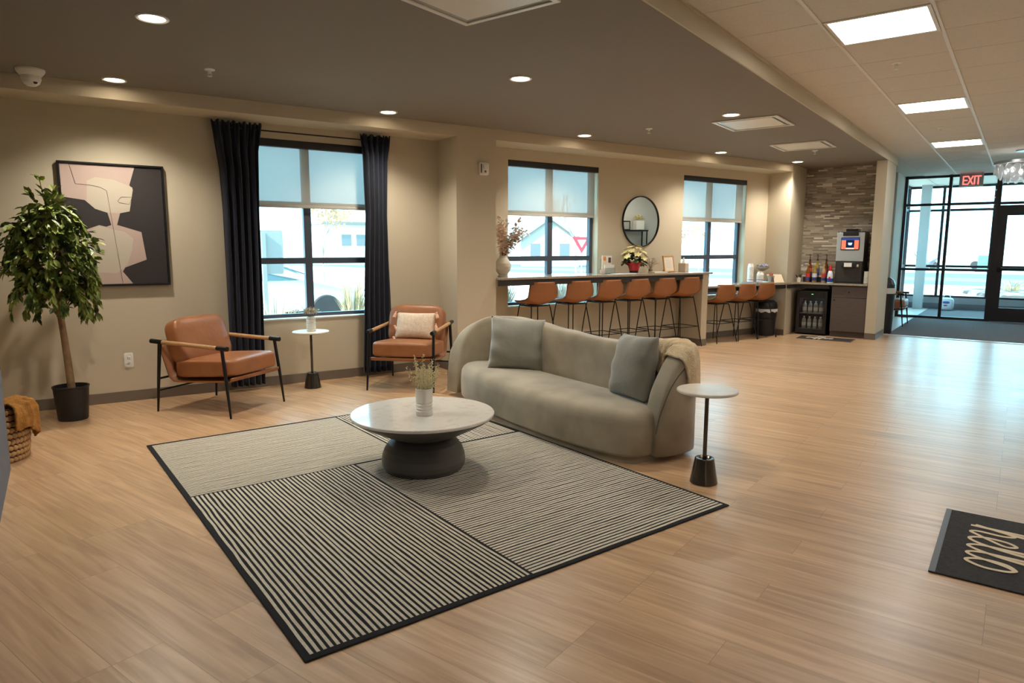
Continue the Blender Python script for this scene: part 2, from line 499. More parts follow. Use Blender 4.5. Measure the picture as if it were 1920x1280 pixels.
# ceilings
b = new(); prism(b, [inv(-1.4, 7.4), (-1.0, 1.80), (12.97, 1.80), (12.97, 3.6), inv(10.95, 7.4)], ZC, 3.3)
struct('ceiling_dark', b, 'ceil_dark', rotz=BA)
b = new(); box(b, -3, 12.97, 1.786, 1.80, ZC - 0.002, 3.2); box(b, -3, 12.97, 1.765, 1.80, ZT - 0.014, ZT)
struct('trim_ceiling_step', b, 'wall', rotz=BA)
b = new(); box(b, -3.0, 19.5, -2.7, 1.79, ZT + 0.008, 3.3); box(b, 12.97, 19.5, 1.79, 2.75, ZT, 3.3)
GY = [1.785, 1.21, 0.57, -0.07, -0.71, -1.35, -1.99, -2.6]
GX = [5.02 + 0.64 * k for k in range(-12, 19)]
PX = [(5.02 + 3.2 * k, 0.57) for k in (-1, 0, 1, 2)] + [(5.02 + 3.2 * k, -1.99) for k in (0, 1, 2, 3)]  # second row, by the opposite wall, is unseen and added as corridor fill
for i in range(len(GX) - 1):
    for j in range(len(GY) - 1):
        if any(abs(GX[i] - p[0]) < 0.01 and abs(GY[j + 1] - p[1]) < 0.01 for p in PX): continue
        box(b, GX[i] + 0.003, GX[i + 1] - 0.003, GY[j + 1] + 0.004, GY[j] - 0.004, ZT, ZT + 0.012)
struct('ceiling_tiles', b, 'tile', rotz=BA)
b = new()
for y in GY[1:-1]: box(b, -3, 16.6, y - 0.012, y + 0.012, ZT - 0.006, ZT + 0.004)
struct('trim_ceiling_grid', b, 'grid', rotz=BA)
# baseboards
BH = 0.1
b = new(); box(b, -1.0, 3.81, WY - 0.012, WY, 0, BH); box(b, 4.34, 10.07, WY - 0.012, WY, 0, BH)
struct('baseboard_window', b, 'base', bevel=0.003)
b = new(); box(b, 3.798, 4.352, BY - 0.012, BY, 0, BH); box(b, 3.798, 3.81, BY, WY - 0.012, 0, BH); box(b, 4.34, 4.352, BY, WY - 0.012, 0, BH)
struct('baseboard_column', b, 'base', bevel=0.003)
b = new(); box(b, 10.058, 10.07, 6.82, WY - 0.012, 0, BH)
struct('baseboard_pier', b, 'base', bevel=0.003)
b = new(); box(b, 12.068, 12.08, 1.788, 1.95, 0, BH); box(b, 12.08, 12.865, 1.788, 1.80, 0, BH)
struct('baseboard_wing', b, 'base', rotz=BA, bevel=0.003)
# windows
for k, (a, c) in enumerate(WIN):
    b = new(); y0, y1 = 7.37, 7.43
    box(b, a, a + 0.055, y0, y1, Z0, Z1); box(b, c - 0.055, c, y0, y1, Z0, Z1)
    box(b, a + 0.055, c - 0.055, y0, y1, Z0, Z0 + 0.05); box(b, a + 0.055, c - 0.055, y0, y1, Z1 - 0.05, Z1)
    mx = (a + c) / 2
    box(b, mx - 0.04, mx + 0.04, y0, y1, Z0 + 0.05, Z1 - 0.05)
    for z in (1.31, 1.90):
        box(b, a + 0.055, mx - 0.04, y0, y1, z - 0.032, z + 0.032); box(b, mx + 0.04, c - 0.055, y0, y1, z - 0.032, z + 0.032)
    f = struct('window_%d' % (k + 1), b, 'window_frame')
    b = new(); box(b, a + 0.03, c - 0.03, 7.398, 7.402, Z0 + 0.03, Z1 - 0.03); obj('pane', b, 'glass', f)
    b = new(); box(b, a, c, WY - 0.012, 7.37, Z0 - 0.002, Z0 + 0.014); obj('window_sill', b, 'white_metal', f, bevel=0.003)
# storefront between lobby and vestibule (corridor frame)
SX = 16.6
def bars(bm, x, ys, zs, segs, d=0.05, w=0.05):
    """ys: (y centre, width, z0, z1) uprights; zs: (z, y0, y1) rails"""
    for y, ww, za, zb in ys: box(bm, x - d, x + d, y - ww / 2, y + ww / 2, za, zb)
    for z, ya, yb in zs: box(bm, x - d * 0.9, x + d * 0.9, ya, yb, z - w / 2, z + w / 2)
b = new()
bars(b, SX, [(2.085, 0.06, 0, ZT), (1.30, 0.055, 0, ZT), (0.485, 0.09, 0, ZT), (-0.66, 0.09, 0, ZT), (-1.72, 0.09, 0, ZT)],
     [(0.025, 0.53, 2.06), (1.02, 0.53, 2.06), (2.35, 0.53, 2.06), (ZT - 0.03, -2.6, 2.1), (2.34, -1.70, 0.44), (0.025, -2.6, -1.76), (1.02, -2.6, -1.76), (2.35, -2.6, -1.76)], None)
w4 = struct('window_4', b, 'frame_dark', rotz=BA)
b = new(); box(b, SX - 0.004, SX + 0.004, 0.5, 2.08, 0.03, ZT - 0.03); box(b, SX - 0.004, SX + 0.004, -1.72, 0.5, 2.36, ZT - 0.03); box(b, SX - 0.004, SX + 0.004, -2.6, -1.75, 0.03, ZT - 0.03)
obj('pane', b, 'glass', w4)
def leaf_door(n, y0, y1):
    b = new()
    bars(b, SX, [(y1 - 0.065, 0.13, 0.01, 2.30), (y0 + 0.065, 0.13, 0.01, 2.30)], [], None, 0.024)
    box(b, SX - 0.022, SX + 0.022, y0 + 0.13, y1 - 0.13, 0.01, 0.285); box(b, SX - 0.022, SX + 0.022, y0 + 0.13, y1 - 0.13, 2.10, 2.30)
    d = struct('door_%d' % n, b, 'frame_dark', rotz=BA)
    b = new(); box(b, SX - 0.004, SX + 0.004, y0 + 0.12, y1 - 0.12, 0.28, 2.11); obj('pane', b, 'glass', d)
    b = new(); box(b, SX - 0.07, SX - 0.03, y0 + 0.06, y1 - 0.06, 1.02, 1.075); box(b, SX - 0.07, SX - 0.02, y1 - 0.11, y1 - 0.04, 1.0, 1.1); obj('push_bar', b, 'black', d, bevel=0.005)
leaf_door(1, -0.61, 0.44)
leaf_door(2, -1.675, -0.705)
# vestibule front
VX = 19.4
b = new()
bars(b, VX, [(2.36, 0.06, 0, ZT), (1.63, 0.055, 0, ZT), (0.62, 0.055, 0, ZT), (-0.5, 0.09, 0, ZT), (-1.6, 0.09, 0, ZT)],
     [(0.30, -2.6, 2.36), (1.03, -2.6, 2.36), (2.36, -2.6, 2.36), (ZT - 0.03, -2.6, 2.4)], None, 0.05, 0.055)
w5 = struct('window_5', b, 'frame_dark', rotz=BA)
b = new(); box(b, VX - 0.004, VX + 0.004, -2.6, 2.36, 0.31, ZT - 0.03); obj('pane', b, 'glass', w5)
b = new(); box(b, VX - 0.09, VX + 0.03, -2.6, 2.36, -0.2, 0.28); obj('kick_panel', b, mat('kick_panel', (150, 146, 150), 0.6), w5)
b = new(); box(b, VX - 0.115, VX - 0.09, -2.6, 2.36, 0.0, 0.14); obj('kick_base', b, mat('kick_base', (104, 102, 108), 0.6), w5)
b = new()
for x in (16.75, 18.1, 19.3): box(b, x - 0.03, x + 0.03, 2.31, 2.39, 0, ZT)
for z in (0.30, 1.03, 2.36, ZT - 0.03): box(b, 16.7, 19.4, 2.32, 2.38, z - 0.027, z + 0.027)
w6 = struct('window_6', b, 'frame_dark', rotz=BA)
b = new(); box(b, 16.7, 19.4, 2.346, 2.354, 0.3, ZT); obj('pane', b, 'glass', w6)
b = new(); box(b, 16.7, 19.4, 2.32, 2.39, -0.2, 0.28); obj('kick_panel', b, MT['kick_panel'] if 'kick_panel' in MT else bpy.data.materials['kick_panel'], w6)
b = new(); box(b, 18.95, 19.14, 1.86, 2.06, 0, ZT)
struct('wall_vestibule_column', b, mat('white_column', (176, 178, 180), 0.6), rotz=BA)
b = new(); box(b, 16.7, 19.5, -2.75, -2.6, 0, 3.3)
struct('wall_vestibule', b, 'wall_white', rotz=BA)
# ================================================================== CEILING FITTINGS
spots = [(0.582, 4.731), (0.503, 6.60), (2.895, 6.573), (3.221, 4.691), (5.452, 6.56), (5.849, 4.707), (8.004, 6.59), (9.853, 6.60),
         (0.55, 2.85), (8.45, 4.72)]
names = ['round white downlight over the rug, large one at top left of ceiling', 'round downlight by the bulkhead, between dome camera and black curtains',
         'round downlight by the bulkhead above the right black curtain', 'round downlight in the dark ceiling, above the high bar window bay',
         'round downlight by the bulkhead above the window nearest the column', 'round downlight just beside the square air diffuser',
         'round downlight by the bulkhead between mirror and far window', 'round downlight by the bulkhead in front of the pier by the mosaic wall',
         'round downlight overhead at the camera end of the dark ceiling', 'round downlight in the dark ceiling near the bar end']
M_SPOT = emat('downlight_glow', (1.0, 0.84, 0.62), 22.0)
M_SPOT_E = MT['white_metal']
first = None
for (x, y), lab in zip(spots[:8], names[:8]):
    if first is None:
        t = first = thing('downlight', lab, 'ceiling light', (x, y, ZC), 0, 'recessed downlights in the dark ceiling')
        b = new(); lathe(b, [(0.075, -0.001), (0.092, -0.001), (0.092, -0.007), (0.085, -0.011), (0.072, -0.007), (0.072, -0.001)], 36, caps=False)
        obj('trim_ring', b, M_SPOT_E, t, smooth=True)
        b = new(); lathe(b, [(0.0, -0.004), (0.073, -0.004), (0.073, -0.002), (0, -0.002)], 36)
        obj('diffuser', b, M_SPOT, t)
    else:
        dup(first, (x, y, ZC), label=lab)
    ld = bpy.data.lights.new('downlight_beam', 'SPOT'); ld.energy = DOWN_W * 4; ld.spot_size = R(128); ld.spot_blend = 0.75
    ld.color = WARM; ld.shadow_soft_size = 0.05
    lo = bpy.data.objects.new('downlight_beam', ld); COL.objects.link(lo); lo.location = (x, y, ZC - 0.02)
M_PAN = emat('panel_glow', (1.0, 0.95, 0.87), PANEL_E)
labs = ['square lit ceiling panel right over the camera, out of view', 'large bright square ceiling panel nearest the camera, at top right',
        'second bright square ceiling panel from the camera', 'bright square ceiling panel nearest the exit door, smallest in view'] + ['square lit ceiling panel out of view by the opposite wall, %s from the back' % w for w in ('first', 'second', 'third', 'fourth')]
first = None
for (x, y), lab in zip(PX, labs):
    p = fb(x + 0.32, y + 0.32, ZT)
    if first is None:
        t = first = thing('panel_light', lab, 'ceiling light', p, BA, 'square panel lights in the corridor ceiling')
        b = new()
        for q in ((-0.315, 0.315, -0.315, -0.285), (-0.315, 0.315, 0.285, 0.315), (-0.315, -0.285, -0.285, 0.285), (0.285, 0.315, -0.285, 0.285)): box(b, *q, -0.006, 0.006)
        obj('panel_frame', b, 'white_metal', t)
        b = new(); box(b, -0.285, 0.285, -0.285, 0.285, -0.001, 0.006); obj('diffuser', b, M_PAN, t)
    else: dup(first, p, label=lab)
# square air diffusers
first = None
for (x, y, lab) in ((2.97, 2.50, 'square white air diffuser overhead, cut by the top of the view'), (7.69, 2.48, 'square white air diffuser beside a downlight in the dark ceiling'), (9.73, 2.47, 'square white air diffuser nearest the mosaic wall')):
    p = fb(x, y, ZC)
    if first is None:
        t = first = thing('air_diffuser', lab, 'vent', p, BA, 'square air diffusers')
        b = new()
        for q in ((-0.345, 0.345, -0.345, -0.31), (-0.345, 0.345, 0.31, 0.345), (-0.345, -0.31, -0.31, 0.31), (0.31, 0.345, -0.31, 0.31)): box(b, *q, -0.014, 0)
        obj('frame', b, 'white_metal', t, bevel=0.004)
        b = new()
        r = [(0.31, -0.006), (0.275, -0.001), (0.27, -0.001)]
        v = [[b.verts.new((sx * q, sy * q, z)) for sx, sy in ((-1, -1), (1, -1), (1, 1), (-1, 1))] for q, z in r]
        for A, B_ in zip(v, v[1:]):
            for i in range(4): b.faces.new((A[i], A[(i + 1) % 4], B_[(i + 1) % 4], B_[i]))
        obj('throat', b, 'steel', t)
        b = new(); box(b, -0.27, 0.27, -0.27, 0.27, -0.012, -0.004); obj('face_plate', b, 'white_metal', t, bevel=0.006)
    else: dup(first, p, label=lab)
# sprinklers
first = None
for p, lab in (((1.089, 5.818, ZC), 'small white sprinkler head between dome camera and curtains'), ((5.759, 5.78, ZC), 'small white sprinkler head in the dark ceiling before the mirror bay'),
               ((8.935, 5.727, ZC), 'small white sprinkler head beside the farthest air diffuser'), (fb(6.42, 0.95, ZT), 'small white sprinkler head between two ceiling panels, nearer the camera'), (fb(10.1, 0.95, ZT), 'small white sprinkler head between the two farther ceiling panels')):
    if first is None:
        t = first = thing('sprinkler', lab, 'sprinkler', p, 0, 'ceiling sprinklers')
        b = new(); lathe(b, [(0.0, 0), (0.04, 0), (0.038, -0.006), (0.014, -0.012), (0.011, -0.03), (0, -0.03)], 20); obj('escutcheon', b, 'white', t, smooth=True)
        b = new(); lathe(b, [(0.0, -0.052), (0.018, -0.052), (0.018, -0.049), (0, -0.049)], 16)
        tube(b, [(-0.012, 0, -0.028), (-0.014, 0, -0.04), (-0.004, 0, -0.05)], 0.002, 6); tube(b, [(0.012, 0, -0.028), (0.014, 0, -0.04), (0.004, 0, -0.05)], 0.002, 6)
        obj('deflector', b, 'white', t)
    else: dup(first, p, label=lab)
# dome camera
t = thing('security_camera', 'white turret security camera hanging by the bulkhead at far left', 'camera', (-0.06, 6.60, ZC), R(-60))
b = new(); lathe(b, [(0, 0), (0.098, 0), (0.098, -0.012), (0.088, -0.03), (0.07, -0.05), (0, -0.05)], 32); obj('mount', b, 'white', t, smooth=True)
b = new(); lathe(b, [(0.0, -0.128), (0.03, -0.124), (0.055, -0.105), (0.068, -0.075), (0.068, -0.04), (0, -0.04)], 28); obj('turret', b, 'white', t, smooth=True)
b = new()
for z in (-0.062, -0.098):
    k = 0.062 if z > -0.08 else 0.052
    lathe(b, [(0.0, -0.006), (0.016, -0.006), (0.016, 0.004), (0, 0.006)], 20)
    for v in b.verts:
        if not v.tag:
            q = v.co.copy(); v.co = Vector((k + q.z, q.x, z + q.y)); v.tag = True
obj('lens', b, 'blackp', t, smooth=True)
# strobe on the column
t = thing('fire_alarm_strobe', 'small white fire alarm strobe high on the column', 'alarm', (4.161, BY, 2.353))
b = new(); blob(b, (0, -0.018, 0), (0.062, 0.018, 0.072), 8, 6); obj('housing', b, 'white', t, smooth=True)
b = new(); blob(b, (0.012, -0.042, 0.02), (0.03, 0.012, 0.022), 6, 4); obj('lens', b, mat('clear_lens', (222, 222, 216), 0.1), t, smooth=True)
b = new(); box(b, -0.05, -0.034, -0.038, -0.03, -0.05, 0.05); box(b, 0.0, 0.024, -0.038, -0.03, -0.045, -0.02); obj('marking', b, mat('grey_print', (96, 88, 84), 0.6), t)
# exit sign
t = thing('exit_sign', 'lit red EXIT sign hanging before the glass entrance', 'sign', fb(16.42, 0.95, 2.80), BA)
b = new(); box(b, -0.014, 0.014, -0.2, 0.2, -0.12, 0.12); obj('panel', b, mat('clear_acrylic', (150, 156, 160), 0.2), t, bevel=0.004)
b = new(); box(b, -0.03, 0.03, -0.2, 0.2, 0.12, 0.14); obj('housing', b, 'white_metal', t)
def letter(bm, strokes, y, z, s, x, w=0.16):
    for (a0, b0), (a1, b1) in strokes:
        d = Vector((a1 - a0, b1 - b0)); l = d.length; n = Vector((-d.y, d.x)).normalized() * w / 2; e = d.normalized() * (w / 2 if l else 0)
        q = [Vector((a0, b0)) - e + n, Vector((a0, b0)) - e - n, Vector((a1, b1)) + e - n, Vector((a1, b1)) + e + n]
        vs = [[bm.verts.new((xx, y - p.x * s, z + p.y * s)) for p in q] for xx in (x, x - 0.004)]
        bm.faces.new(vs[1]); bm.faces.new(vs[0][::-1])
        for i in range(4): bm.faces.new((vs[0][i], vs[0][(i + 1) % 4], vs[1][(i + 1) % 4], vs[1][i]))
LET = {'E': [((0, 0), (0, 1)), ((0, 0), (.45, 0)), ((0, .5), (.4, .5)), ((0, 1), (.45, 1))], 'X': [((0, 0), (.5, 1)), ((0, 1), (.5, 0))],
       'I': [((.1, 0), (.1, 1))], 'T': [((.25, 0), (.25, 1)), ((0, 1), (.5, 1))]}
b = new(); y = 0.133
for ch in 'EXIT':
    letter(b, LET[ch], y, -0.08, 0.15, -0.0145, .14); y -= {'E': .08, 'X': .092, 'I': .038, 'T': .1}[ch]
obj('lettering', b, emat('exit_red', (1.0, 0.12, 0.10), 2.2), t)
# chandelier
t = thing('chandelier', 'round chandelier of hanging glass discs before the entrance', 'chandelier', fb(13.1, 0.07, ZT), BA)
b = new(); lathe(b, [(0, 0), (0.16, 0), (0.16, -0.02), (0, -0.02)], 28); tube(b, [(0, 0, 0), (0, 0, -0.22)], 0.012, 8); obj('canopy', b, 'steel', t, smooth=True)
b = new(); lathe(b, [(0.40, -0.17), (0.42, -0.17), (0.42, -0.21), (0.40, -0.21), (0.40, -0.17)], 48, caps=False)
for k in range(4): tube(b, [(0.41 * math.cos(k * PI / 2 + .4), 0.41 * math.sin(k * PI / 2 + .4), -0.18), (0, 0, -0.18)], 0.006, 6)
obj('ring', b, 'steel', t, smooth=True)
M_DISC = glass_mat('glass_disc', (0.90, 0.93, 0.95)); 
MT['disc'] = mat('frosted_disc', (238, 244, 248), 0.12, trans=0.55)
d0 = None
for row, (rad, zc_, n) in enumerate(((0.41, -0.29, 22), (0.36, -0.36, 20), (0.28, -0.41, 14))):
    for k in range(n):
        a = 2 * PI * (k + 0.5 * row) / n
        if d0 is None:
            b = new(); lathe(b, [(0, -0.004), (0.045, -0.004), (0.05, 0), (0.045, 0.004), (0, 0.004)], 14)
            d0 = obj('glass_disc', b, 'disc', t, smooth=True); o = d0
        else:
            o = d0.copy(); COL.objects.link(o); o.parent = t
        o.location = (rad * math.cos(a), rad * math.sin(a), zc_); o.rotation_euler = (R(90), 0, a + PI / 2); o.scale = (1, 1.45, 1)
M_BULB = emat('bulb_glow', (1.0, 0.96, 0.9), 12)
d0 = None
for k in range(6):
    a = 2 * PI * k / 6 + .3
    if d0 is None:
        b = new(); blob(b, (0, 0, 0), (0.028, 0.028, 0.04), 2, 4); d0 = obj('bulb', b, M_BULB, t, smooth=True); o = d0
    else:
        o = d0.copy(); COL.objects.link(o); o.parent = t
    o.location = (0.25 * math.cos(a), 0.25 * math.sin(a), -0.30)
# ================================================================== SEATING GROUP
rnd = random.Random(7)
# ---- rug (its own slightly turned frame)
RA = R(3.1)
t = thing('area_rug', 'large black and cream striped rug under the round coffee table', 'rug', (0.624, 2.238, 0), RA)
RW, RL = 2.465, 3.27
b = new(); box(b, 0, RW, 0, RL, 0.0005, 0.008)
obj('backing', b, mat('black_wool', (24, 23, 26), 0.95, bump=(250, 0.6)), t, bevel=0.003)
M_CREAM = mat('cream_wool', (210, 200, 181), 0.95, noise=(60, 0.35, 0.7), col2=(226, 217, 200), bump=(220, 0.7))
def stripes(name, x0, x1, y0, y1, pitch, fill, along):
    b = new(); jit = random.Random(3)
    n = int(((x1 - x0) if along == 'y' else (y1 - y0)) / pitch)
    for i in range(n):
        w = pitch * fill
        lo, hi = (y0, y1) if along == 'y' else (x0, x1)
        c = (x0 if along == 'y' else y0) + pitch * (i + 0.5)
        pts = []
        m_ = max(2, int((hi - lo) / 0.12))
        for k in range(m_ + 1):
            s = lo + (hi - lo) * k / m_; d = jit.uniform(-1, 1) * pitch * 0.1 if 0 < k < m_ else 0
            pts.append((c + d, s) if along == 'y' else (s, c + d))
        ribbon(b, pts, w, 0.0075, 0.0014)
    obj(name, b, M_CREAM, t)
stripes('wide_stripes', 0.022, 1.042, 0.03, 1.945, 0.0255, 0.52, 'y')
stripes('cross_stripes', 1.052, RW - 0.025, 0.022, 1.945, 0.0255, 0.6, 'x')
stripes('fine_stripes', 0.03, 1.44, 1.957, RL - 0.022, 0.0255, 0.66, 'x')
stripes('narrow_stripes', 1.452, RW - 0.022, 1.96, RL - 0.03, 0.0255, 0.58, 'y')
# ---- coffee table
t = thing('coffee_table', 'round white marble coffee table on a dark hourglass pedestal', 'coffee table', (1.93, 3.93, 0.013))
b = new(); lathe(b, [(0, 0), (0.255, 0), (0.272, 0.03), (0.275, 0.06), (0.27, 0.10), (0.255, 0.14), (0.23, 0.175), (0.2, 0.2), (0.175, 0.212), (0, 0.212)], 56); obj('pedestal', b, 'stone_dark', t, smooth=True)
b = new(); lathe(b, [(0, 0.205), (0.165, 0.205), (0.21, 0.222), (0.29, 0.255), (0.37, 0.295), (0.435, 0.33), (0.46, 0.346), (0.462, 0.352), (0, 0.352)], 64); obj('bowl', b, 'stone_dark', t, smooth=True)
b = new(); lathe(b, [(0, 0.352), (0.466, 0.352), (0.47, 0.356), (0.47, 0.368), (0.466, 0.372), (0, 0.372)], 64); obj('tabletop', b, 'marble', t, smooth=True)
TT = 0.385
# ---- vase with dried sprigs on the coffee table
t = thing('flower_vase', 'white ribbed cylinder vase of dried yellow sprigs on the marble table', 'vase', (1.905, 3.86, TT))
pr = [(0, 0), (0.052, 0), (0.055, 0.004)]
for k in range(3): z = 0.038 + k * 0.021; pr += [(0.055, z - 0.008), (0.0505, z - 0.004), (0.0505, z + 0.003), (0.055, z + 0.007)]
pr += [(0.055, 0.172), (0.053, 0.175), (0.05, 0.173), (0.05, 0.02), (0, 0.02)]
b = new(); lathe(b, pr, 40); obj('vessel', b, 'ceramic', t, smooth=True)
bs, bb = new(), new()
for k in range(21):
    a = rnd.uniform(0, 2 * PI); lean = rnd.uniform(0.05, 0.66); L_ = rnd.uniform(0.11, 0.215)
    p0 = Vector((0.03 * math.cos(a), 0.03 * math.sin(a), 0.14)); d = Vector((math.cos(a) * lean, math.sin(a) * lean, 1)).normalized()
    p1 = p0 + d * (0.035 + L_)
    tube(bs, [p0, (p0 + p1) / 2 + Vector((0, 0, 0.004)), p1], 0.0012, 4)
    for q in range(24):
        s = 0.2 + 0.8 * q / 23
        p = p0.lerp(p1, s); r_ = 0.016 * (1.25 - s)
        for w in range(2):
            o_ = Vector((rnd.uniform(-1, 1), rnd.uniform(-1, 1), rnd.uniform(-.5, .8))) * (r_ + 0.006)
            blob(bb, p + o_, (0.0031, 0.0031, 0.0036), 2, 2)
obj('stems', bs, mat('dry_stem', (170, 156, 104), 0.8), t)
o = obj('sprigs', bb, mat('dry_sprig', (204, 194, 146), 0.8, noise=(25, 0.35, 0.7), col2=(226, 218, 184)), t); o['kind'] = 'stuff'
# something slim and brown standing right behind the vase
t = thing('tumbler', 'slim brown tumbler half hidden behind the white ribbed vase', 'cup', (1.965, 3.99, TT))
b = new(); lathe(b, [(0, 0), (0.034, 0), (0.038, 0.01), (0.041, 0.118), (0.039, 0.12), (0.036, 0.014), (0, 0.014)], 28); obj('body', b, mat('brown_glaze', (112, 78, 60), 0.25), t, smooth=True)
# ---- round pedestal side tables
def side_table(label, loc):
    t = thing('side_table', label, 'side table', loc, 0, 'round pedestal side tables')
    b = new(); lathe(b, [(0, 0), (0.083, 0), (0.086, 0.003), (0.059, 0.158), (0.055, 0.162), (0.040, 0.160), (0.036, 0.150), (0, 0.150)], 20); obj('base', b, 'gunmetal', t, smooth='all')
    b = new(); tube(b, [(0, 0, 0.148), (0, 0, 0.578)], 0.0125, 16); lathe(b, [(0, 0.570), (0.05, 0.570), (0.05, 0.577), (0, 0.577)], 24); obj('pole', b, 'gunmetal', t, smooth=True)
    b = new(); lathe(b, [(0, 0.577), (0.178, 0.577), (0.185, 0.582), (0.185, 0.591), (0.180, 0.596), (0, 0.596)], 48); obj('tabletop', b, 'cream_top', t, smooth=True)
    return t
st = side_table('round white side table on a gunmetal pedestal beside the sofa arm', (3.275, 2.72, 0))
dup(st, (2.13, 6.92, 0), label='round white side table between the two leather armchairs under the window')
# ---- small vase on the window side table
t = thing('flower_vase', 'small white ringed vase of dried thistles on the window side table', 'vase', (2.135, 6.915, 0.596))
pr = [(0, 0), (0.043, 0)]
for k in range(6): z = 0.004 + k * 0.024; pr += [(0.047, z), (0.047, z + 0.016), (0.043, z + 0.02)]
pr += [(0.045, 0.150), (0.036, 0.152), (0.036, 0.02), (0, 0.02)]
b = new(); lathe(b, pr, 32); obj('vessel', b, 'ceramic', t, smooth=True)
bs, bb = new(), new()
for k in range(9):
    a = 2 * PI * k / 9; rr = 0.0 if k == 0 else rnd.uniform(0.045, 0.095)
    c = Vector((rr * math.cos(a), rr * math.sin(a), 0.222 - rr * 0.25))
    tube(bs, [(0, 0, 0.1), c], 0.002, 5)
    for q in range(46):
        v = Vector((rnd.gauss(0, 1), rnd.gauss(0, 1), rnd.gauss(0, 1))).normalized()
        leaf(bb, c + v * 0.006, v, Vector((0.3, 0.2, 1)), rnd.uniform(0.028, 0.042), 0.006)
obj('stems', bs, mat('brown_stem', (96, 80, 60), 0.8), t)
o = obj('thistle_heads', bb, mat('thistle', (176, 158, 134), 0.8, noise=(30, 0.4, 0.6), col2=(206, 192, 168)), t); o['kind'] = 'stuff'

# ---- armchairs
def armchair(label, loc, rz):
    t = thing('armchair', label, 'armchair', loc, rz, 'leather armchairs by the window')
    for sx in (-1, 1):
        b = new(); tube(b, [(sx * .352, -.405, 0), (sx * .345, -.372, .30), (sx * .338, -.335, .595)], [.0085, .014, .015], 10); obj('leg', b, 'black', t, smooth=True)
        b = new(); tube(b, [(sx * .352, .40, 0), (sx * .345, .375, .30), (sx * .338, .345, .61)], [.0085, .014, .017], 10); obj('leg', b, 'black', t, smooth=True)
        b = new(); tube(b, [(sx * .338, -.29, .603), (sx * .338, .32, .626)], .0185, 14); a = obj('armrest', b, 'ash', t, smooth=True)
        b = new(); tube(b, [(sx * .338, -.395, .600), (sx * .338, -.285, .604)], .0205, 14); obj('end_cap', b, 'black', a, smooth=True)
        b = new(); tube(b, [(sx * .338, .31, .626), (sx * .338, .44, .632)], .0205, 14); obj('end_cap', b, 'black', a, smooth=True)
    b = new(); tube(b, [(-.345, .385, .19), (.345, .385, .19)], .008, 8); tube(b, [(-.345, .372, .30), (.345, .372, .30)], .01, 8); tube(b, [(-.345, -.365, .325), (.345, -.365, .325)], .01, 8); obj('crossbar', b, 'black', t, smooth=True)
    # leather sling running under the seat and up behind the back
    b = new()
    pr = [(-.385, .345), (-.375, .318), (-.2, .305), (.1, .285), (.24, .285), (.285, .32), (.33, .45), (.385, .62), (.395, .63)]
    grid(b, lambda u, v: Vector(((u - .5) * .62, *(lambda q: (Vector(pr[int(q)]).lerp(Vector(pr[min(int(q) + 1, len(pr) - 1)]), q - int(q))))(v * (len(pr) - 1)))), 2, 24)
    obj('sling', b, 'leather', t, smooth='all', solid=0.012)
    b = new()
    def puff(q):
        k = 1 + 0.10 * max(0, (1 - q.x ** 2)) * max(0, (1 - q.y ** 2)) * (1 if q.z > 0 else 0)
        return Vector((q.x, q.y, q.z * k))
    blob(b, (0, -.075, .405), (.315, .335, .082), 7, 14, Matrix.Rotation(R(-4), 3, 'X'), puff); obj('seat_cushion', b, 'leather', t, smooth='all')
    b = new()
    blob(b, (0, .225, .615), (.312, .088, .215), 5, 14, Matrix.Rotation(R(-17), 3, 'X'), lambda q: Vector((q.x, q.y * (1.0 + .12 * (1 - q.x ** 2) * (1 - q.z ** 2)), q.z))); obj('back_cushion', b, 'leather', t, smooth='all')
    return t
ac = armchair('cognac leather armchair with no pillow, nearer the potted tree', (1.175, 6.54, 0), R(36.9))
dup(ac, (3.085, 6.535, 0), R(-42.8), 'cognac leather armchair holding a cream tasselled pillow, beside the column')

# ---- pillows
def pillow_bm(w, h, th, n=16, pin=0.06, wob=0.0, seed=1):
    b = new(); jj = random.Random(seed); ph = [jj.uniform(0, 6) for _ in range(4)]
    def f(s):
        def g(u, v):
            x, y = u * 2 - 1, v * 2 - 1
            hh = ((1 - abs(x) ** 2.6) * (1 - abs(y) ** 2.6)) ** 0.5 if abs(x) < 1 and abs(y) < 1 else 0
            e = max(abs(x), abs(y))
            wr = wob * (math.sin(9 * y + ph[0] + 2 * x) * max(0, -x) ** 2 + math.sin(8 * x + ph[1]) * max(0, y) ** 2 * .7 + math.sin(10 * y + ph[2]) * max(0, x) ** 3 * .6) * (1 if e < 1 else .4)
            px = x * (1 - pin * (1 - y * y)); py = y * (1 - pin * (1 - x * x))
            return Vector((px * w / 2, s * (hh * th / 2 + (wr if hh > 0 else 0)), py * h / 2))
        return g
    A = grid(b, f(-1), n, n); B_ = grid(b, f(1), n, n)
    bmesh.ops.remove_doubles(b, verts=b.verts, dist=0.0008)
    return b
def place(o, loc, rot):
    o.location = loc; o.rotation_euler = rot; return o
t = thing('throw_pillow', 'cream woven lumbar pillow with blush tassels on a leather armchair', 'pillow')
place(t, fb(0, 0, 0), (0, 0, 0))
cz = R(-42.8)
def ch2(x, y, z): return Vector((3.085 + x * math.cos(cz) - y * math.sin(cz), 6.535 + x * math.sin(cz) + y * math.cos(cz), z))
place(t, ch2(0.03, 0.055, 0.625), (R(-22), 0, cz))
o = obj('cover', pillow_bm(.44, .29, .13, 18, .05, .003), mat('cream_weave', (226, 206, 184), 0.9, noise=(40, 0.35, 0.65), col2=(214, 190, 164), bump=(160, 0.6)), t, smooth='all')
b0 = None
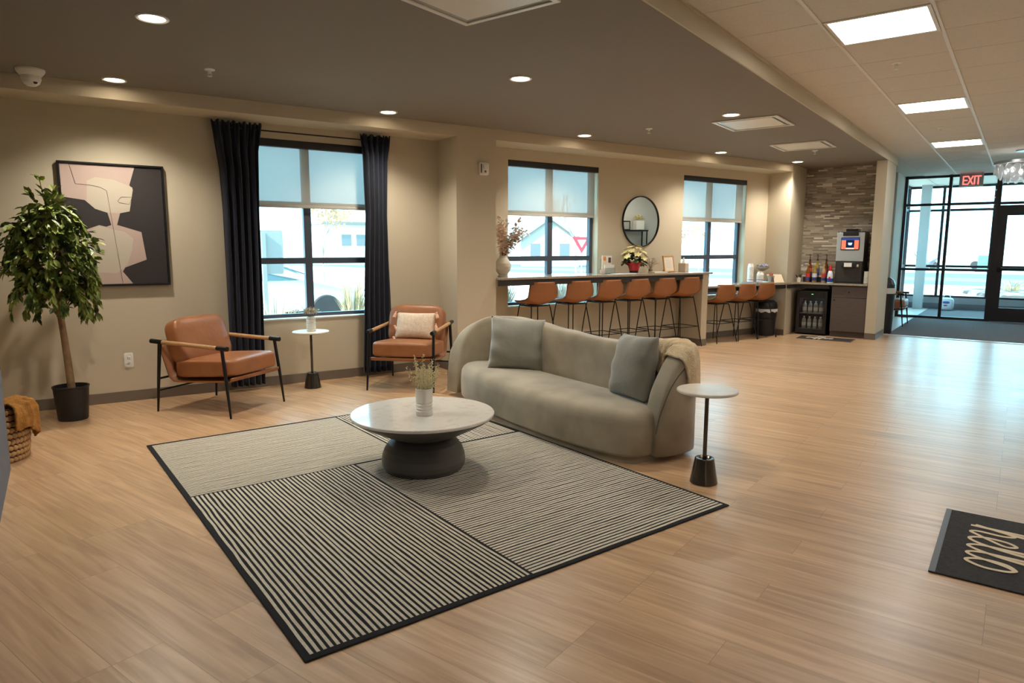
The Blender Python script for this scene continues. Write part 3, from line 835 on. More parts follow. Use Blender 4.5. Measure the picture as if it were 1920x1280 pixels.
for sx, sz in ((-1, -1), (-1, 1), (1, -1), (1, 1), (1, .1), (-1, -.1)):
    b = new(); lathe(b, [(0, 0.012), (0.010, 0.010), (0.013, 0.0), (0.009, -0.008), (0.016, -0.02), (0.021, -0.06), (0, -0.06)], 12)
    o = obj('tassel', b, MT.setdefault('blush', mat('blush_tassel', (216, 168, 144), 0.9)), t, smooth=True)
    o.location = (sx * .225, -0.01, sz * .14); o.rotation_euler = (0, sx * R(-14 if sz > 0 else 38), 0)

# ---- sofa
t = thing('sofa', 'curved grey-green velvet sofa with a swooping back along the rug', 'sofa', (0, 0, 0))
SEAT = spline([(3.40, 3.20), (3.16, 3.20), (3.045, 3.36), (2.975, 3.8), (2.955, 4.3), (2.985, 4.85), (3.07, 5.35), (3.18, 5.62), (3.36, 5.70), (3.55, 5.58), (3.62, 5.2), (3.63, 4.5), (3.62, 3.75), (3.55, 3.34)], 5, True)
SEAT = SEAT[::-1]
b = new(); outline_slab(b, SEAT, [(0.03, 0.0), (0.028, 0.052)]); obj('plinth', b, 'velvet', t, smooth=True)
b = new(); outline_slab(b, SEAT, [(0.02, 0.05), (0.004, 0.058), (0.0, 0.075), (-0.004, 0.17), (0.0, 0.255), (0.007, 0.295), (0.022, 0.325), (0.048, 0.345), (0.08, 0.355)])
VT = [v for v in b.verts if v.co.z > 0.3545]
bmesh.ops.delete(b, geom=[f for f in b.faces if all(v.co.z > 0.3545 for v in f.verts)], context='FACES_ONLY')
prev = [v for v in b.verts if v.co.z > 0.3545]
for fr, z in ((0.35, 0.363), (0.7, 0.368), (0.95, 0.369)):
    cur = []
    for v in VT:
        ax = Vector((3.3, min(max(v.co.y, 3.6), 5.3))); q = Vector((v.co.x, v.co.y)).lerp(ax, fr); cur.append(b.verts.new((*q, z)))
    for i in range(len(cur)): b.faces.new((prev[i], prev[(i + 1) % len(cur)], cur[(i + 1) % len(cur)], cur[i]))
    prev = cur
b.faces.new(prev)
obj('seat', b, 'velvet', t, smooth='all')
PATH = spline([(3.30, 3.225), (3.46, 3.205), (3.60, 3.225), (3.675, 3.31), (3.705, 3.5), (3.715, 3.8), (3.72, 4.3), (3.705, 4.9), (3.67, 5.3), (3.58, 5.58), (3.44, 5.73), (3.29, 5.785), (3.15, 5.765)], 6)
CUM = [0.0]
for p, q in zip(PATH, PATH[1:]): CUM.append(CUM[-1] + (q - p).length)
TOT = CUM[-1]
def path_at(s):
    s = max(0, min(TOT, s)); i = 0
    while i < len(CUM) - 2 and CUM[i + 1] < s: i += 1
    f = (s - CUM[i]) / (CUM[i + 1] - CUM[i])
    p = PATH[i].lerp(PATH[i + 1], f); a, c = PATH[max(i - 1, 0)], PATH[min(i + 2, len(PATH) - 1)]
    tg = (c - a).normalized()
    return p, tg, Vector((-tg.y, tg.x))        # normal points to the inside of the sofa
def top_at(s):
    pts = [(0, .745), (.25, .775), (.45, .785), (.7, .755), (1.0, .72), (1.35, .715), (1.8, .74), (2.2, .775), (2.5, .795), (2.75, .785), (3.0, .75), (9, .73)]
    for (a, za), (c, zc_) in zip(pts, pts[1:]):
        if s <= c:
            f = (s - a) / (c - a); f = f * f * (3 - 2 * f); h = za + (zc_ - za) * f; break
    for d, Lr in ((s, .46), (TOT - s, .50)):
        if d < Lr:
            k = 1 - d / Lr
            h = 0.05 + (h - 0.05) * max(0.0, 1 - k ** 2.8) ** 0.42
    return h
def shell_prof(s, off=0.0):
    """cross-section of the back at s: list of (sideways, z), from inside foot over the top to outside foot"""
    h = top_at(s); d = min(s, TOT - s)
    th = 0.1 * min(1, (0.72 + 0.28 * min(1, d / 0.05)))
    out = []
    n = 28
    for k in range(n + 1):
        a = PI * k / n
        c, s_ = math.cos(a), math.sin(a)
        x = (abs(c) ** 0.36) * (1 if c > 0 else -1) * (th + off)
        z = 0.045 + (h - 0.045 + off) * (s_ ** 0.34 if s_ > 1e-4 else 0)
        out.append((x, z))
    return out
b = new(); rings = []
ss = [0.0, .004, .012, .03, .06] + [.09 + (TOT - .18) * i / 80 for i in range(81)] + [TOT - .06, TOT - .03, TOT - .012, TOT - .004, TOT]
for s in ss:
    p, tg, nr = path_at(s)
    rings.append([b.verts.new((*(p + nr * x), z)) for x, z in shell_prof(s)])
for A, B_ in zip(rings, rings[1:]):
    for k in range(len(A) - 1): b.faces.new((A[k], A[k + 1], B_[k + 1], B_[k]))
    b.faces.new((A[-1], A[0], B_[0], B_[-1]))
b.faces.new(rings[0]); b.faces.new(rings[-1][::-1])
obj('backrest', b, 'velvet', t, smooth='all')
PIP = mat('dark_piping', (96, 90, 76), 0.9)
for s0, s1 in ((0.006, 0.40), (TOT - 0.40, TOT - 0.006)):      # piping seam round the outside edge of each arm front
    b = new(); pts = []
    for k in range(30):
        s = s0 + (s1 - s0) * (k / 29)
        p, tg, nr = path_at(s); x, z = shell_prof(s, 0.001)[21]
        pts.append((*(p + nr * x), z))
    tube(b, pts, 0.0035, 6); obj('piping', b, PIP, t, smooth=True)
# throw pillows on the sofa
t = thing('throw_pillow', 'square grey velvet pillow at the far end of the sofa, by the armchair', 'pillow')
place(t, (3.44, 5.06, 0.583), (R(-12), R(3), R(-41)))
obj('cover', pillow_bm(.50, .48, .21, 26, .05, .011, 2), 'velvet_blue', t, smooth='all')
t = thing('throw_pillow', 'square grey velvet pillow leaning by the throw at the near sofa arm', 'pillow')
place(t, (3.50, 3.60, 0.585), (R(-14), R(-3), R(-101)))
obj('cover', pillow_bm(.48, .48, .22, 26, .05, .010, 5), 'velvet_blue', t, smooth='all')
# knitted throw over the near arm
b = new()
def throw(u, v):
    s = 0.20 + u * 0.52 + 0.015 * math.sin(v * 9)
    p, tg, nr = path_at(s)
    pr = shell_prof(s, 0.012 + 0.004 * math.sin(u * 38 + v * 4))
    pts = [Vector(q) for q in pr]
    lens = [0]
    for a_, c_ in zip(pts, pts[1:]): lens.append(lens[-1] + (c_ - a_).length)
    topl = lens[len(lens) // 2]
    lin_in = 0.30 + 0.05 * math.sin(u * 5); lin_out = 0.33 + .03 * math.sin(u * 7)
    L_ = topl - lin_in + v * (lin_in + lin_out)
    L_ = max(0.001, min(lens[-1] - 0.001, L_))
    i = 0
    while lens[i + 1] < L_: i += 1
    q = pts[i].lerp(pts[i + 1], (L_ - lens[i]) / (lens[i + 1] - lens[i]))
    return Vector((*(p + nr * q.x), q.y))
grid(b, throw, 40, 40)
o = obj('throw_blanket', b, mat('knit_throw', (222, 204, 172), 0.95, noise=(26, 0.3, 0.7), col2=(206, 180, 140), bump=(110, 0.9)), smooth='all', solid=-0.012)
tag(o, 'cream knitted throw draped over the near arm of the sofa', 'throw blanket')
# ================================================================== LEFT SIDE: TREE, PICTURE, CURTAINS, BASKET
rnd = random.Random(11)
t = thing('potted_tree', 'artificial ficus tree in a black pot in front of the framed picture', 'plant', (0.02, 6.75, 0))
b = new(); lathe(b, [(0, 0), (0.108, 0), (0.112, 0.01), (0.132, 0.275), (0.137, 0.278), (0.137, 0.29), (0.127, 0.29), (0.122, 0.25), (0, 0.25)], 40); obj('pot', b, 'blackp', t, smooth=True)
b = new(); lathe(b, [(0, 0.262), (0.05, 0.268), (0.12, 0.255), (0, 0.25)], 28); obj('soil', b, 'soil', t, smooth=True)
TR = [(0.005, 0.0, 0.24), (-0.005, 0.0, 0.5), (-0.022, 0.005, 0.8), (-0.045, -0.005, 1.1), (-0.06, 0.0, 1.4), (-0.05, 0.01, 1.62)]
bt = new(); tube(bt, spline(TR, 5), [0.031 - 0.016 * i / 25 for i in range(26)], 12)
TRS = spline(TR, 5)
bl = new()
def leafy(pts, dens, droop):
    for q in range(len(pts) - 1):
        for w in range(dens):
            p = pts[q].lerp(pts[q + 1], rnd.random())
            d = (pts[q + 1] - pts[q]).normalized() + Vector((rnd.uniform(-1, 1), rnd.uniform(-1, 1), rnd.uniform(-.9, .3))) * 0.9
            d.z -= droop
            leaf(bl, p, d, Vector((rnd.uniform(-.6, .6), rnd.uniform(-.6, .6), 1)), rnd.uniform(0.055, 0.088), rnd.uniform(0.028, 0.042))
for k in range(58):
    f = 0.44 + 0.56 * (k / 57)
    i = min(int(f * (len(TRS) - 1)), len(TRS) - 1); p0 = TRS[i]
    a = k * 2.4 + rnd.uniform(-.4, .4)
    zz = p0.z
    reach = (0.20 + 0.17 * math.sin(min(1, (zz - 0.8) / 0.8) * PI)) * rnd.uniform(0.75, 1.12)
    yk = 0.72
    p1 = p0 + Vector((math.cos(a) * reach * .5, math.sin(a) * reach * .5 * yk, rnd.uniform(0.10, 0.22)))
    p2 = p0 + Vector((math.cos(a) * reach * .85, math.sin(a) * reach * .85 * yk, rnd.uniform(0.06, 0.2)))
    p3 = p0 + Vector((math.cos(a) * reach, math.sin(a) * reach * yk, rnd.uniform(-0.08, 0.08)))
    pts = spline([p0, p1, p2, p3], 3)
    tube(bt, pts, [0.006 - 0.0045 * i / (len(pts) - 1) for i in range(len(pts))], 5)
    leafy(pts[2:], 5, 0.4)
for k in range(95):                                  # drooping clusters that fill the crown
    a = k * 2.4; u_ = 1 - 2 * (k + .5) / 95; q = math.sqrt(1 - u_ * u_) * rnd.uniform(.75, 1.0)
    lump = .82 + .3 * math.sin(3.1 * a + 5 * u_) * math.cos(2.3 * u_ + a); c = Vector((-.05 + .33 * q * lump * math.cos(a), .24 * q * lump * math.sin(a), 1.40 + .40 * u_ * (.9 + .2 * math.sin(a * 2))))
    if c.z < 1.1 and abs(c.x + .05) < .1: c.z += .12
    for w in range(9):
        d = Vector((math.cos(a) * q + rnd.uniform(-.8, .8), math.sin(a) * q + rnd.uniform(-.8, .8), -.45 + rnd.uniform(-.5, .5)))
        leaf(bl, c + Vector((rnd.uniform(-.05, .05), rnd.uniform(-.05, .05), rnd.uniform(-.05, .05))), d, Vector((rnd.uniform(-.6, .6), rnd.uniform(-.6, .6), 1)), rnd.uniform(.065, .098), rnd.uniform(.036, .052))
for dx, dy, h in ((-0.04, 0, 0.40), (0.05, 0.02, 0.30), (-0.11, 0.02, 0.26), (0.09, -0.03, 0.22), (0.0, -0.05, 0.24)):
    p0 = TRS[-1]; pts = spline([p0, p0 + Vector((dx * .4, dy * .4, h * .5)), p0 + Vector((dx, dy, h))], 4)
    tube(bt, pts, 0.0035, 5); leafy(pts, 2 if h > .35 else 3, -0.1)
obj('trunk', bt, 'bark', t, smooth=True)
o = obj('foliage', bl, 'leaf', t); o['kind'] = 'stuff'

# ---- framed abstract picture
PXC, PZC, PW, PH = 0.477, 1.648, 0.835, 1.105
t = thing('framed_picture', 'large framed abstract of pale blush shapes on near black, behind the tree', 'picture', (PXC, WY, PZC))
b = new()
for q in ((-PW / 2, PW / 2, PH / 2 - .018, PH / 2), (-PW / 2, PW / 2, -PH / 2, -PH / 2 + .018), (-PW / 2, -PW / 2 + .018, -PH / 2 + .018, PH / 2 - .018), (PW / 2 - .018, PW / 2, -PH / 2 + .018, PH / 2 - .018)):
    box(b, q[0], q[1], -.045, 0, q[2], q[3])
obj('frame', b, 'black', t, bevel=0.002)
b = new(); box(b, -PW / 2 + .02, PW / 2 - .02, -.03, -.005, -PH / 2 + .02, PH / 2 - .02); cv = obj('canvas', b, mat('charcoal_paint', (46, 40, 40), 0.8), t)
def uv(x, y):
    xl, xr = 105 + (y - 112) * .045, 985 + (y - 160) * .04
    u = (x - xl) / (xr - xl); yt = 112 + (x - 105) * .0545; v = (y - yt) / (1152 - yt)
    return (-PW / 2 + .02 + (PW - .04) * min(1, max(0, u)), PH / 2 - .02 - (PH - .04) * min(1, max(0, v)))
def patch(name, pts, m_, dep):
    b = new(); q = [uv(*p) for p in pts]
    vs = [[b.verts.new((x, yy, z)) for x, z in q] for yy in (-.0305, -.0305 - dep)]
    b.faces.new(vs[1]); b.faces.new(vs[0][::-1])
    for i in range(len(q)): b.faces.new((vs[0][i], vs[0][(i + 1) % len(q)], vs[1][(i + 1) % len(q)], vs[1][i]))
    obj(name, b, m_, cv)
M_BL, M_CR = mat('blush_paint', (182, 160, 150), 0.8), mat('cream_paint', (188, 177, 160), 0.8)
patch('blush_shape', [(105, 112), (745, 150), (695, 300), (725, 340), (690, 525), (605, 540), (575, 640), (790, 705), (830, 945), (635, 1010), (612, 1045), (700, 1152), (145, 1152), (145, 760), (300, 680), (420, 640), (480, 655), (525, 640), (495, 535), (390, 500), (305, 425), (118, 395)], M_BL, .0008)
patch('cream_shape', [(330, 260), (400, 232), (560, 255), (720, 320), (724, 342), (690, 525), (605, 540), (495, 535), (390, 500), (320, 430)], M_CR, .0016)
patch('cream_shape', [(200, 760), (420, 645), (540, 680), (640, 700), (715, 760), (700, 860), (655, 985), (560, 1060), (420, 1050), (200, 1040)], M_CR, .0016)
M_LN = mat('thin_ink', (60, 48, 44), 0.8)
for nm, ln in (('ink_line', [(185, 118), (232, 287), (360, 300), (440, 318), (495, 347), (540, 660), (575, 900), (610, 1150)]), ('ink_eye', [(588, 435), (620, 400), (710, 405), (712, 415), (690, 465), (600, 450), (588, 435)])):
    b = new(); tube(b, [(p[0], -.033, p[1]) for p in [uv(*q) for q in ln]], .0015, 5); obj(nm, b, M_LN, cv)
# ---- outlet
t = thing('wall_outlet', 'white double wall outlet below the framed picture', 'outlet', (0.497, WY, 0.392))
b = new(); blob(b, (0, -.003, 0), (.0385, .0045, .071), 9, 6); obj('cover_plate', b, 'white', t, smooth=True)
for sz in (-1, 1):
    b = new(); blob(b, (0, -.008, sz * .024), (.017, .003, .015), 4, 4); s_ = obj('socket', b, 'white', t, smooth=True)
    b = new(); box(b, -.008, -.005, -.0125, -.0105, sz * .024 - .004, sz * .024 + .006); box(b, .005, .008, -.0125, -.0105, sz * .024 - .004, sz * .024 + .006); obj('slots', b, 'blackp', s_)
# ---- curtains and rod
t = thing('curtain_rod', 'thin black curtain rod over the window behind the armchairs', 'curtain rod', (2.25, 7.13, 2.60))
b = new(); tube(b, [(-.86, 0, 0), (.86, 0, 0)], .007, 10); obj('rod', b, 'black', t, smooth=True)
for sx in (-.80, .82):
    b = new(); tube(b, [(sx, 0, 0), (sx, .13, 0)], .007, 8); obj('bracket', b, 'black', t, smooth=True)
def curtain(label, xl, xr, seed):
    """xl, xr: left and right edge as (z, x) lists"""
    ph = random.Random(seed).uniform(0, 6)
    def at(L_, z):
        for (za, a), (zb, c) in zip(L_, L_[1:]):
            if z >= zb: return a + (c - a) * (za - z) / (za - zb)
        return L_[-1][1]
    b = new()
    def f(u, v):
        z = 2.655 - v * 2.60
        z0 = max(z, 0.03)
        a, c = at(xl, z0), at(xr, z0)
        w = math.sin(u * 2 * PI * 5.5 + ph) * (.034 + .012 * math.sin(u * 5)) + .012 * math.sin(u * 31 + v * 5)
        if v < .07: w = w * .55 + .01 * math.sin(u * 95)
        return Vector((a + (c - a) * (u + .012 * math.sin(u * 2 * PI * 5.5 + ph + 1.4)), 7.13 + w, z0 + (.012 * math.sin(u * 60) if v == 0 else 0)))
    grid(b, f, 120, 40)
    o = obj('curtain', b, 'navy', smooth='all', solid=0.004)
    tag(o, label, 'curtain', 'blackout curtains at the first window')
curtain('long black curtain left of the window, behind the left armchair', [(2.66, 1.315), (2.5, 1.335), (2.2, 1.372), (1.8, 1.385), (.5, 1.38), (0, 1.37)], [(2.66, 1.79), (2.4, 1.745), (1.8, 1.728), (.9, 1.72), (0, 1.70)], 1)
curtain('long black curtain right of the window, behind the armchair with the pillow', [(2.66, 2.80), (2.45, 2.83), (1.8, 2.842), (1, 2.80), (0, 2.765)], [(2.66, 3.16), (2.4, 3.128), (1.8, 3.105), (1, 3.125), (0, 3.14)], 2)
# ---- basket with a mustard throw, in the niche at far left
t = thing('woven_basket', 'woven seagrass basket at far left, beside the blue-grey wall', 'basket', (-.49, 5.745, 0))
b = new()
for k in range(9):
    z = .02 + k * .041; r = .225 + .012 * math.sin(k / 8 * PI)
    for i in range(46):
        a = 2 * PI * (i + .5 * (k % 2)) / 46
        blob(b, (r * math.cos(a), r * math.sin(a), z), (.021, .021, .019), 2.4, 3, Matrix.Rotation(a, 3, 'Z') @ Matrix.Rotation(R(32 if k % 2 else -32), 3, 'X') @ Matrix.Diagonal((.6, 1, 1)))
obj('weave', b, mat('seagrass', (190, 150, 104), 0.85, noise=(14, 0.3, 0.7), col2=(160, 120, 78)), t, smooth=True)
b = new(); lathe(b, [(.205, .01), (.212, .36), (.228, .375), (.236, .37), (.222, .36), (.215, .01)], 40); obj('lining', b, mat('dark_rim', (70, 56, 44), 0.85), t, smooth=True)
b = new(); lathe(b, [(0, .005), (.205, .005), (.205, .012), (0, .012)], 40); obj('bottom', b, bpy.data.materials['dark_rim'], t)
b = new()
def blk(u, v):                                     # hangs over the rim on the side towards the tree
    a = R(-52) + u * R(104)
    prof = [(.03, .335), (.13, .385), (.21, .402), (.262, .385), (.285, .33), (.288, .24), (.287, .15)]
    q = v * (len(prof) - 1); i = min(int(q), len(prof) - 2); p = Vector(prof[i]).lerp(Vector(prof[i + 1]), q - i)
    w = .014 * math.sin(u * 23 + v * 3) + .008 * math.sin(u * 51)
    if p.y < .33: p.y = .33 - (.33 - p.y) * (.55 + .6 * math.exp(-((u - .62) * 4) ** 2))
    return Vector((-.49 + (p.x + max(w, -.006)) * math.cos(a), 5.745 + (p.x + max(w, -.006)) * math.sin(a), p.y + w * .6))
grid(b, blk, 48, 30)
o = obj('throw_blanket', b, mat('mustard_knit', (176, 122, 52), 0.95, noise=(30, 0.3, 0.7), col2=(146, 96, 40), bump=(120, 0.8)), smooth='all', solid=-.012)
tag(o, 'mustard throw hanging out of the woven basket at far left', 'throw blanket')

# ================================================================== BLINDS
def blind(k, label):
    a, c = WIN[k]
    t = thing('roller_blind', label, 'blind', ((a + c) / 2, 7.30, Z1), 0, 'roller blinds half drawn')
    w = (c - a) / 2 - .006
    b = new(); box(b, -w, w, -.04, .035, -.075, -.001); obj('cassette', b, 'frame_dark', t, bevel=.003)
    b = new(); b.faces.new([b.verts.new(p) for p in ((-w + .025, .012, -.66), (w - .025, .012, -.66), (w - .025, .012, -.075), (-w + .025, .012, -.075))]); obj('fabric', b, 'screen', t)
    b = new(); box(b, -w + .025, w - .025, .006, .018, -.685, -.655); obj('hem_bar', b, mat('hem', (176, 170, 158), .6) if 'hem' not in bpy.data.materials else bpy.data.materials['hem'], t, bevel=.004)
blind(0, 'half drawn roller blind between the two black curtains')
blind(1, 'half drawn roller blind on the window nearest the column, above the bar')
blind(2, 'half drawn roller blind on the far window, right of the mirror')

# ================================================================== BAR
b = new(); box(b, 7.925, 8.05, 6.76, WY, 0, 1.07)
struct('wall_bar_end', b, 'wall')
b = new(); box(b, 7.913, 7.925, 6.75, WY - .012, 0, BH); box(b, 7.913, 8.05, 6.748, 6.76, 0, BH)
struct('baseboard_bar_end', b, 'base', bevel=.003)
t = thing('bar_counter', 'long high bar counter under the window, from column to short wall', 'counter', (4.34, WY, 0))
b = new(); box(b, 0.001, 3.76, 6.72 - WY, -.001, 1.072, 1.10); obj('countertop', b, 'quartz', t, bevel=.004)
b = new(); box(b, 0.001, 3.58, 6.75 - WY, 6.78 - WY, 1.0, 1.072); obj('apron', b, 'apron', t)
for x in (.9, 1.95, 3.0):
    b = new(); box(b, x - .02, x + .02, 6.79 - WY, -.001, 1.02, 1.071); obj('bracket', b, 'apron', t)
# stools
def stool(name, label, loc, zs, cat, group):
    t = thing(name, label, cat, loc, 0, group)
    P = [(.215, .012), (.14, .0), (.02, -.006), (-.09, .0), (-.165, .035), (-.205, .10), (-.228, .19), (-.242, .27)]
    W_ = [.165, .20, .212, .218, .222, .224, .214, .19]
    n = len(P) - 1
    b = new()
    def f(u, v):
        q = v * n; i = min(int(q), n - 1); fr = q - i
        p = Vector(P[i]).lerp(Vector(P[i + 1]), fr); w = W_[i] + (W_[i + 1] - W_[i]) * fr
        x = u * 2 - 1
        back = max(0, min(1, (v - .5) * 2.2))
        return Vector((x * w * (1 - .05 * back * x * x), p.x + back * .085 * x * x, zs + p.y + (1 - back) * .055 * abs(x) ** 2.5 * (.3 + .7 * min(1, v * 2.5))))
    grid(b, f, 16, 28)
    obj('seat_shell', b, 'stool', t, smooth='all', solid=-.022)
    for sx in (-1, 1):
        b = new(); tube(b, spline([(sx * .10, .02, zs - .035), (sx * .135, .11, zs - .04), (sx * .15, .145, zs - .09), (sx * .215, .215, 0)], 4), .0075, 8); obj('leg', b, 'black', t, smooth=True)
        b = new(); tube(b, spline([(sx * .10, -.02, zs - .035), (sx * .135, -.10, zs - .04), (sx * .15, -.135, zs - .09), (sx * .235, -.235, 0)], 4), .0075, 8); obj('leg', b, 'black', t, smooth=True)
    b = new(); box(b, -.12, .12, -.10, .10, zs - .045, zs - .028); obj('mounting_plate', b, 'black', t)
    k = .30; a = .15 + .065 * (1 - k / (zs - .09)); c = .145 + .07 * (1 - k / (zs - .09))
    a2 = .15 + .085 * (1 - k / (zs - .09)); c2 = .135 + .1 * (1 - k / (zs - .09))
    b = new(); tube(b, [(-a, c, k), (a, c, k), (a2, -c2, k), (-a2, -c2, k), (-a, c, k)], .006, 8); obj('footrest', b, 'black', t)
    return t
bs = ['bar stool nearest the column, first of the row at the high bar', 'second bar stool from the column at the high bar', 'third bar stool from the column at the high bar',
      'third bar stool from the short end wall at the high bar', 'second bar stool from the short end wall at the high bar', 'last bar stool at the high bar, against the short end wall']
bs = ['tan ' + s for s in bs]
first = None
for x, lab in zip((5.01, 5.60, 6.13, 6.645, 7.17, 7.68), bs):
    if first is None: first = stool('bar_stool', lab, (x, 6.955, 0), .765, 'stool', 'tan stools at the high bar')
    else: dup(first, (x, 6.955, 0), label=lab)
ls = ['tan counter stool at the low counter, nearest the short end wall', 'tan counter stool in the middle of three at the low counter', 'tan counter stool at the low counter, in front of the waste bin']
first = None
for x, lab in zip((8.53, 9.04, 9.53), ls):
    if first is None: first = stool('counter_stool', lab, (x, 6.985, 0), .632, 'stool', 'tan stools at the low counter')
    else: dup(first, (x, 6.985, 0), label=lab)
# ================================================================== ON THE HIGH BAR (top at 1.10)
rnd = random.Random(5)
HB, LB = 1.10, 0.885
t = thing('flower_vase', 'rounded sand-coloured vase of dried blush foliage on the bar, by the column', 'vase', (4.535, 6.97, HB))
b = new(); lathe(b, [(0, 0), (.06, 0), (.064, .012), (.05, .024), (.07, .05), (.094, .09), (.1, .125), (.094, .165), (.07, .21), (.046, .24), (.04, .252), (.044, .26), (.038, .258), (.035, .2), (0, .2)], 40); obj('vessel', b, 'sand_ceramic', t, smooth=True)
bs_, bl_, bf = new(), new(), new()
for k in range(22):
    a = rnd.uniform(-1.0, 1.2) if k < 11 else rnd.uniform(1.5, 3.0)
    ln = rnd.uniform(.3, .52); lean = rnd.uniform(.45, 1.1) if k < 11 else rnd.uniform(.02, .2)
    p0 = Vector((0, 0, .2)); d = Vector((math.cos(a) * lean, math.sin(a) * lean * .5, 1)).normalized()
    pts = spline([p0, p0 + d * ln * .5 + Vector((0, 0, .05)), p0 + d * ln], 4)
    tube(bs_, pts, .0022, 5)
    for q in range(2, len(pts)):
        for w in range(4):
            dd = Vector((rnd.uniform(-1, 1), rnd.uniform(-1, 1), rnd.uniform(-.6, .8)))
            leaf(bl_ if k < 11 else bf, pts[q] + dd * .012, dd, Vector((.2, .3, 1)), rnd.uniform(.04, .065), rnd.uniform(.032, .046))
obj('stems', bs_, mat('dry_twig', (128, 104, 84), .8), t)
o = obj('dried_leaves', bl_, mat('dried_eucalyptus', (222, 210, 198), .8, noise=(18, .35, .65), col2=(228, 206, 190)), t); o['kind'] = 'stuff'
o = obj('blush_blossoms', bf, mat('blush_blossom', (246, 230, 214), .8, noise=(18, .35, .65), col2=(240, 208, 184)), t); o['kind'] = 'stuff'
# brochures
t = thing('brochure_holder', 'clear holder of printed leaflets on the bar, left of the poinsettia', 'leaflet holder', (6.37, 7.12, HB), R(8))
b = new(); box(b, -.12, .12, -.05, .05, 0, .006); box(b, -.12, .12, .03, .036, .006, .2); box(b, -.12, .12, -.045, -.04, .006, .08); obj('stand', b, glass_mat('acrylic', (.9, .93, .93)), t)
for x0, x1, z1, c, tilt in ((-.105, -.01, .25, (232, 214, 190), -.004), (.0, .105, .245, (236, 232, 226), .002)):
    b = new(); box(b, x0, x1, .012 + tilt, .02 + tilt, .008, z1); lf = obj('leaflet', b, mat('leaflet_paper', c, .6), t)
    b = new()
    if x0 < -.05: blob(b, (-.055, .011 + tilt, .205), (.03, .001, .03), 2, 4); m_ = mat('orange_print', (226, 140, 70), .6)
    else: box(b, .03, .085, .0105, .0115, .15, .22); m_ = mat('brown_print', (96, 60, 48), .6)
    obj('print', b, m_, lf)
b = new(); box(b, -.1, .1, -.038, -.028, .008, .12); obj('leaflet', b, mat('pale_leaflet', (228, 224, 214), .6), t)
t = thing('card_holder', 'small clear card holder on the bar, left of the leaflets', 'card holder', (6.20, 7.02, HB), R(6))
b = new(); box(b, -.05, .05, -.03, .03, 0, .004); box(b, -.05, .05, .02, .024, .004, .07); box(b, -.05, .05, -.03, -.026, .004, .035); obj('body', b, bpy.data.materials['acrylic'], t)
b = new(); box(b, -.045, .045, .005, .016, .005, .06); obj('cards', b, mat('pink_cards', (226, 200, 188), .6), t)
t = tag(obj('paper_sheets', (lambda b: (box(b, 6.28, 6.62, 6.80, 6.96, HB + .0005, HB + .004), box(b, 6.45, 6.70, 6.83, 6.99, HB + .0042, HB + .006), b)[2])(new()), mat('sheet', (214, 216, 222), .6)), 'loose paper sheets lying on the bar before the leaflets', 'papers')
# poinsettia
t = thing('poinsettia', 'cream poinsettia in a red foil-wrapped pot on the bar below the mirror', 'plant', (6.76, 7.0, HB))
b = new(); lathe(b, [(0, 0), (.06, 0), (.064, .035), (.058, .04), (0, .04)], 28); obj('pot', b, 'blackp', t, smooth=True)
b = new()
def foil(u, v):
    r = .062 + .03 * v + (.045 * max(0, v - .72) / .28) * (1 + .3 * math.sin(u * 2 * PI * 7)); z = .035 + v * .115 + (.012 * math.sin(u * 2 * PI * 7) if v > .9 else 0)
    return Vector((r * math.cos(u * 2 * PI), r * math.sin(u * 2 * PI), z))
grid(b, foil, 56, 12, True); obj('foil_wrap', b, 'red', t, smooth='all', solid=.002)
b1, b2 = new(), new()
for k in range(20):
    a = k * 2.4; h = .15 + .20 * math.sqrt((k + .5) / 20) if k % 3 else .28; rr = .16 * math.sqrt(1 - ((k + .5) / 20) ** 2 * .8) * (1 if k % 2 else .75)
    hh = (k + .5) / 20; rr = .165 * math.sqrt(max(.05, 1 - hh ** 2)); c = Vector((rr * math.cos(a), rr * math.sin(a), .185 + .20 * hh))
    up = (c - Vector((0, 0, .05))).normalized()
    for q in range(7):
        b_ = 2 * PI * q / 7 + k; s1 = up.orthogonal().normalized(); s2 = up.cross(s1)
        leaf(b1, c, s1 * math.cos(b_) + s2 * math.sin(b_) + up * .25, up, rnd.uniform(.055, .08), .034)
    for q in range(4):
        b_ = rnd.uniform(0, 6.28)
        leaf(b2, c * .82 + Vector((0, 0, -.02)), Vector((math.cos(b_), math.sin(b_), -.45)), Vector((0, 0, 1)), .1, .055)
o = obj('bracts', b1, mat('cream_bract', (226, 208, 138), .6, noise=(14, .35, .65), col2=(236, 226, 176)), t); o['kind'] = 'stuff'
o = obj('leaves', b2, mat('dark_leaf', (44, 70, 36), .5), t); o['kind'] = 'stuff'
# tray, dried bunch, frame, tissues
t = tag(obj('serving_tray', (lambda b: (outline_slab(b, [(7.03, 6.86), (7.30, 6.86), (7.30, 7.0), (7.03, 7.0)], [(.004, HB + .0005), (0, HB + .008), (.004, HB + .014)]), b)[1])(new()), 'ceramic'), 'flat white tray on the bar right of the poinsettia', 'tray')
t = thing('dried_bunch', 'small grey dried twig bunch on the bar, left of the oak frame', 'dried flowers', (7.22, 7.13, HB))
b = new(); lathe(b, [(0, 0), (.028, 0), (.032, .05), (.026, .055), (.024, .01), (0, .01)], 20); obj('cup', b, mat('clay_cup', (150, 126, 104), .7), t, smooth=True)
b = new(); b2 = new()
for k in range(26):
    a = rnd.uniform(0, 6.28); l_ = rnd.uniform(.5, 1); p = Vector((math.cos(a) * .13 * l_, math.sin(a) * .07 * l_, .05 + rnd.uniform(.05, .16)))
    tube(b, [(0, 0, .04), p * .6 + Vector((0, 0, .03)), p], .0016, 4)
    for q in range(3): blob(b2, p + Vector((rnd.uniform(-.02, .02), rnd.uniform(-.02, .02), rnd.uniform(-.03, .01))), (.006, .006, .006), 2, 2)
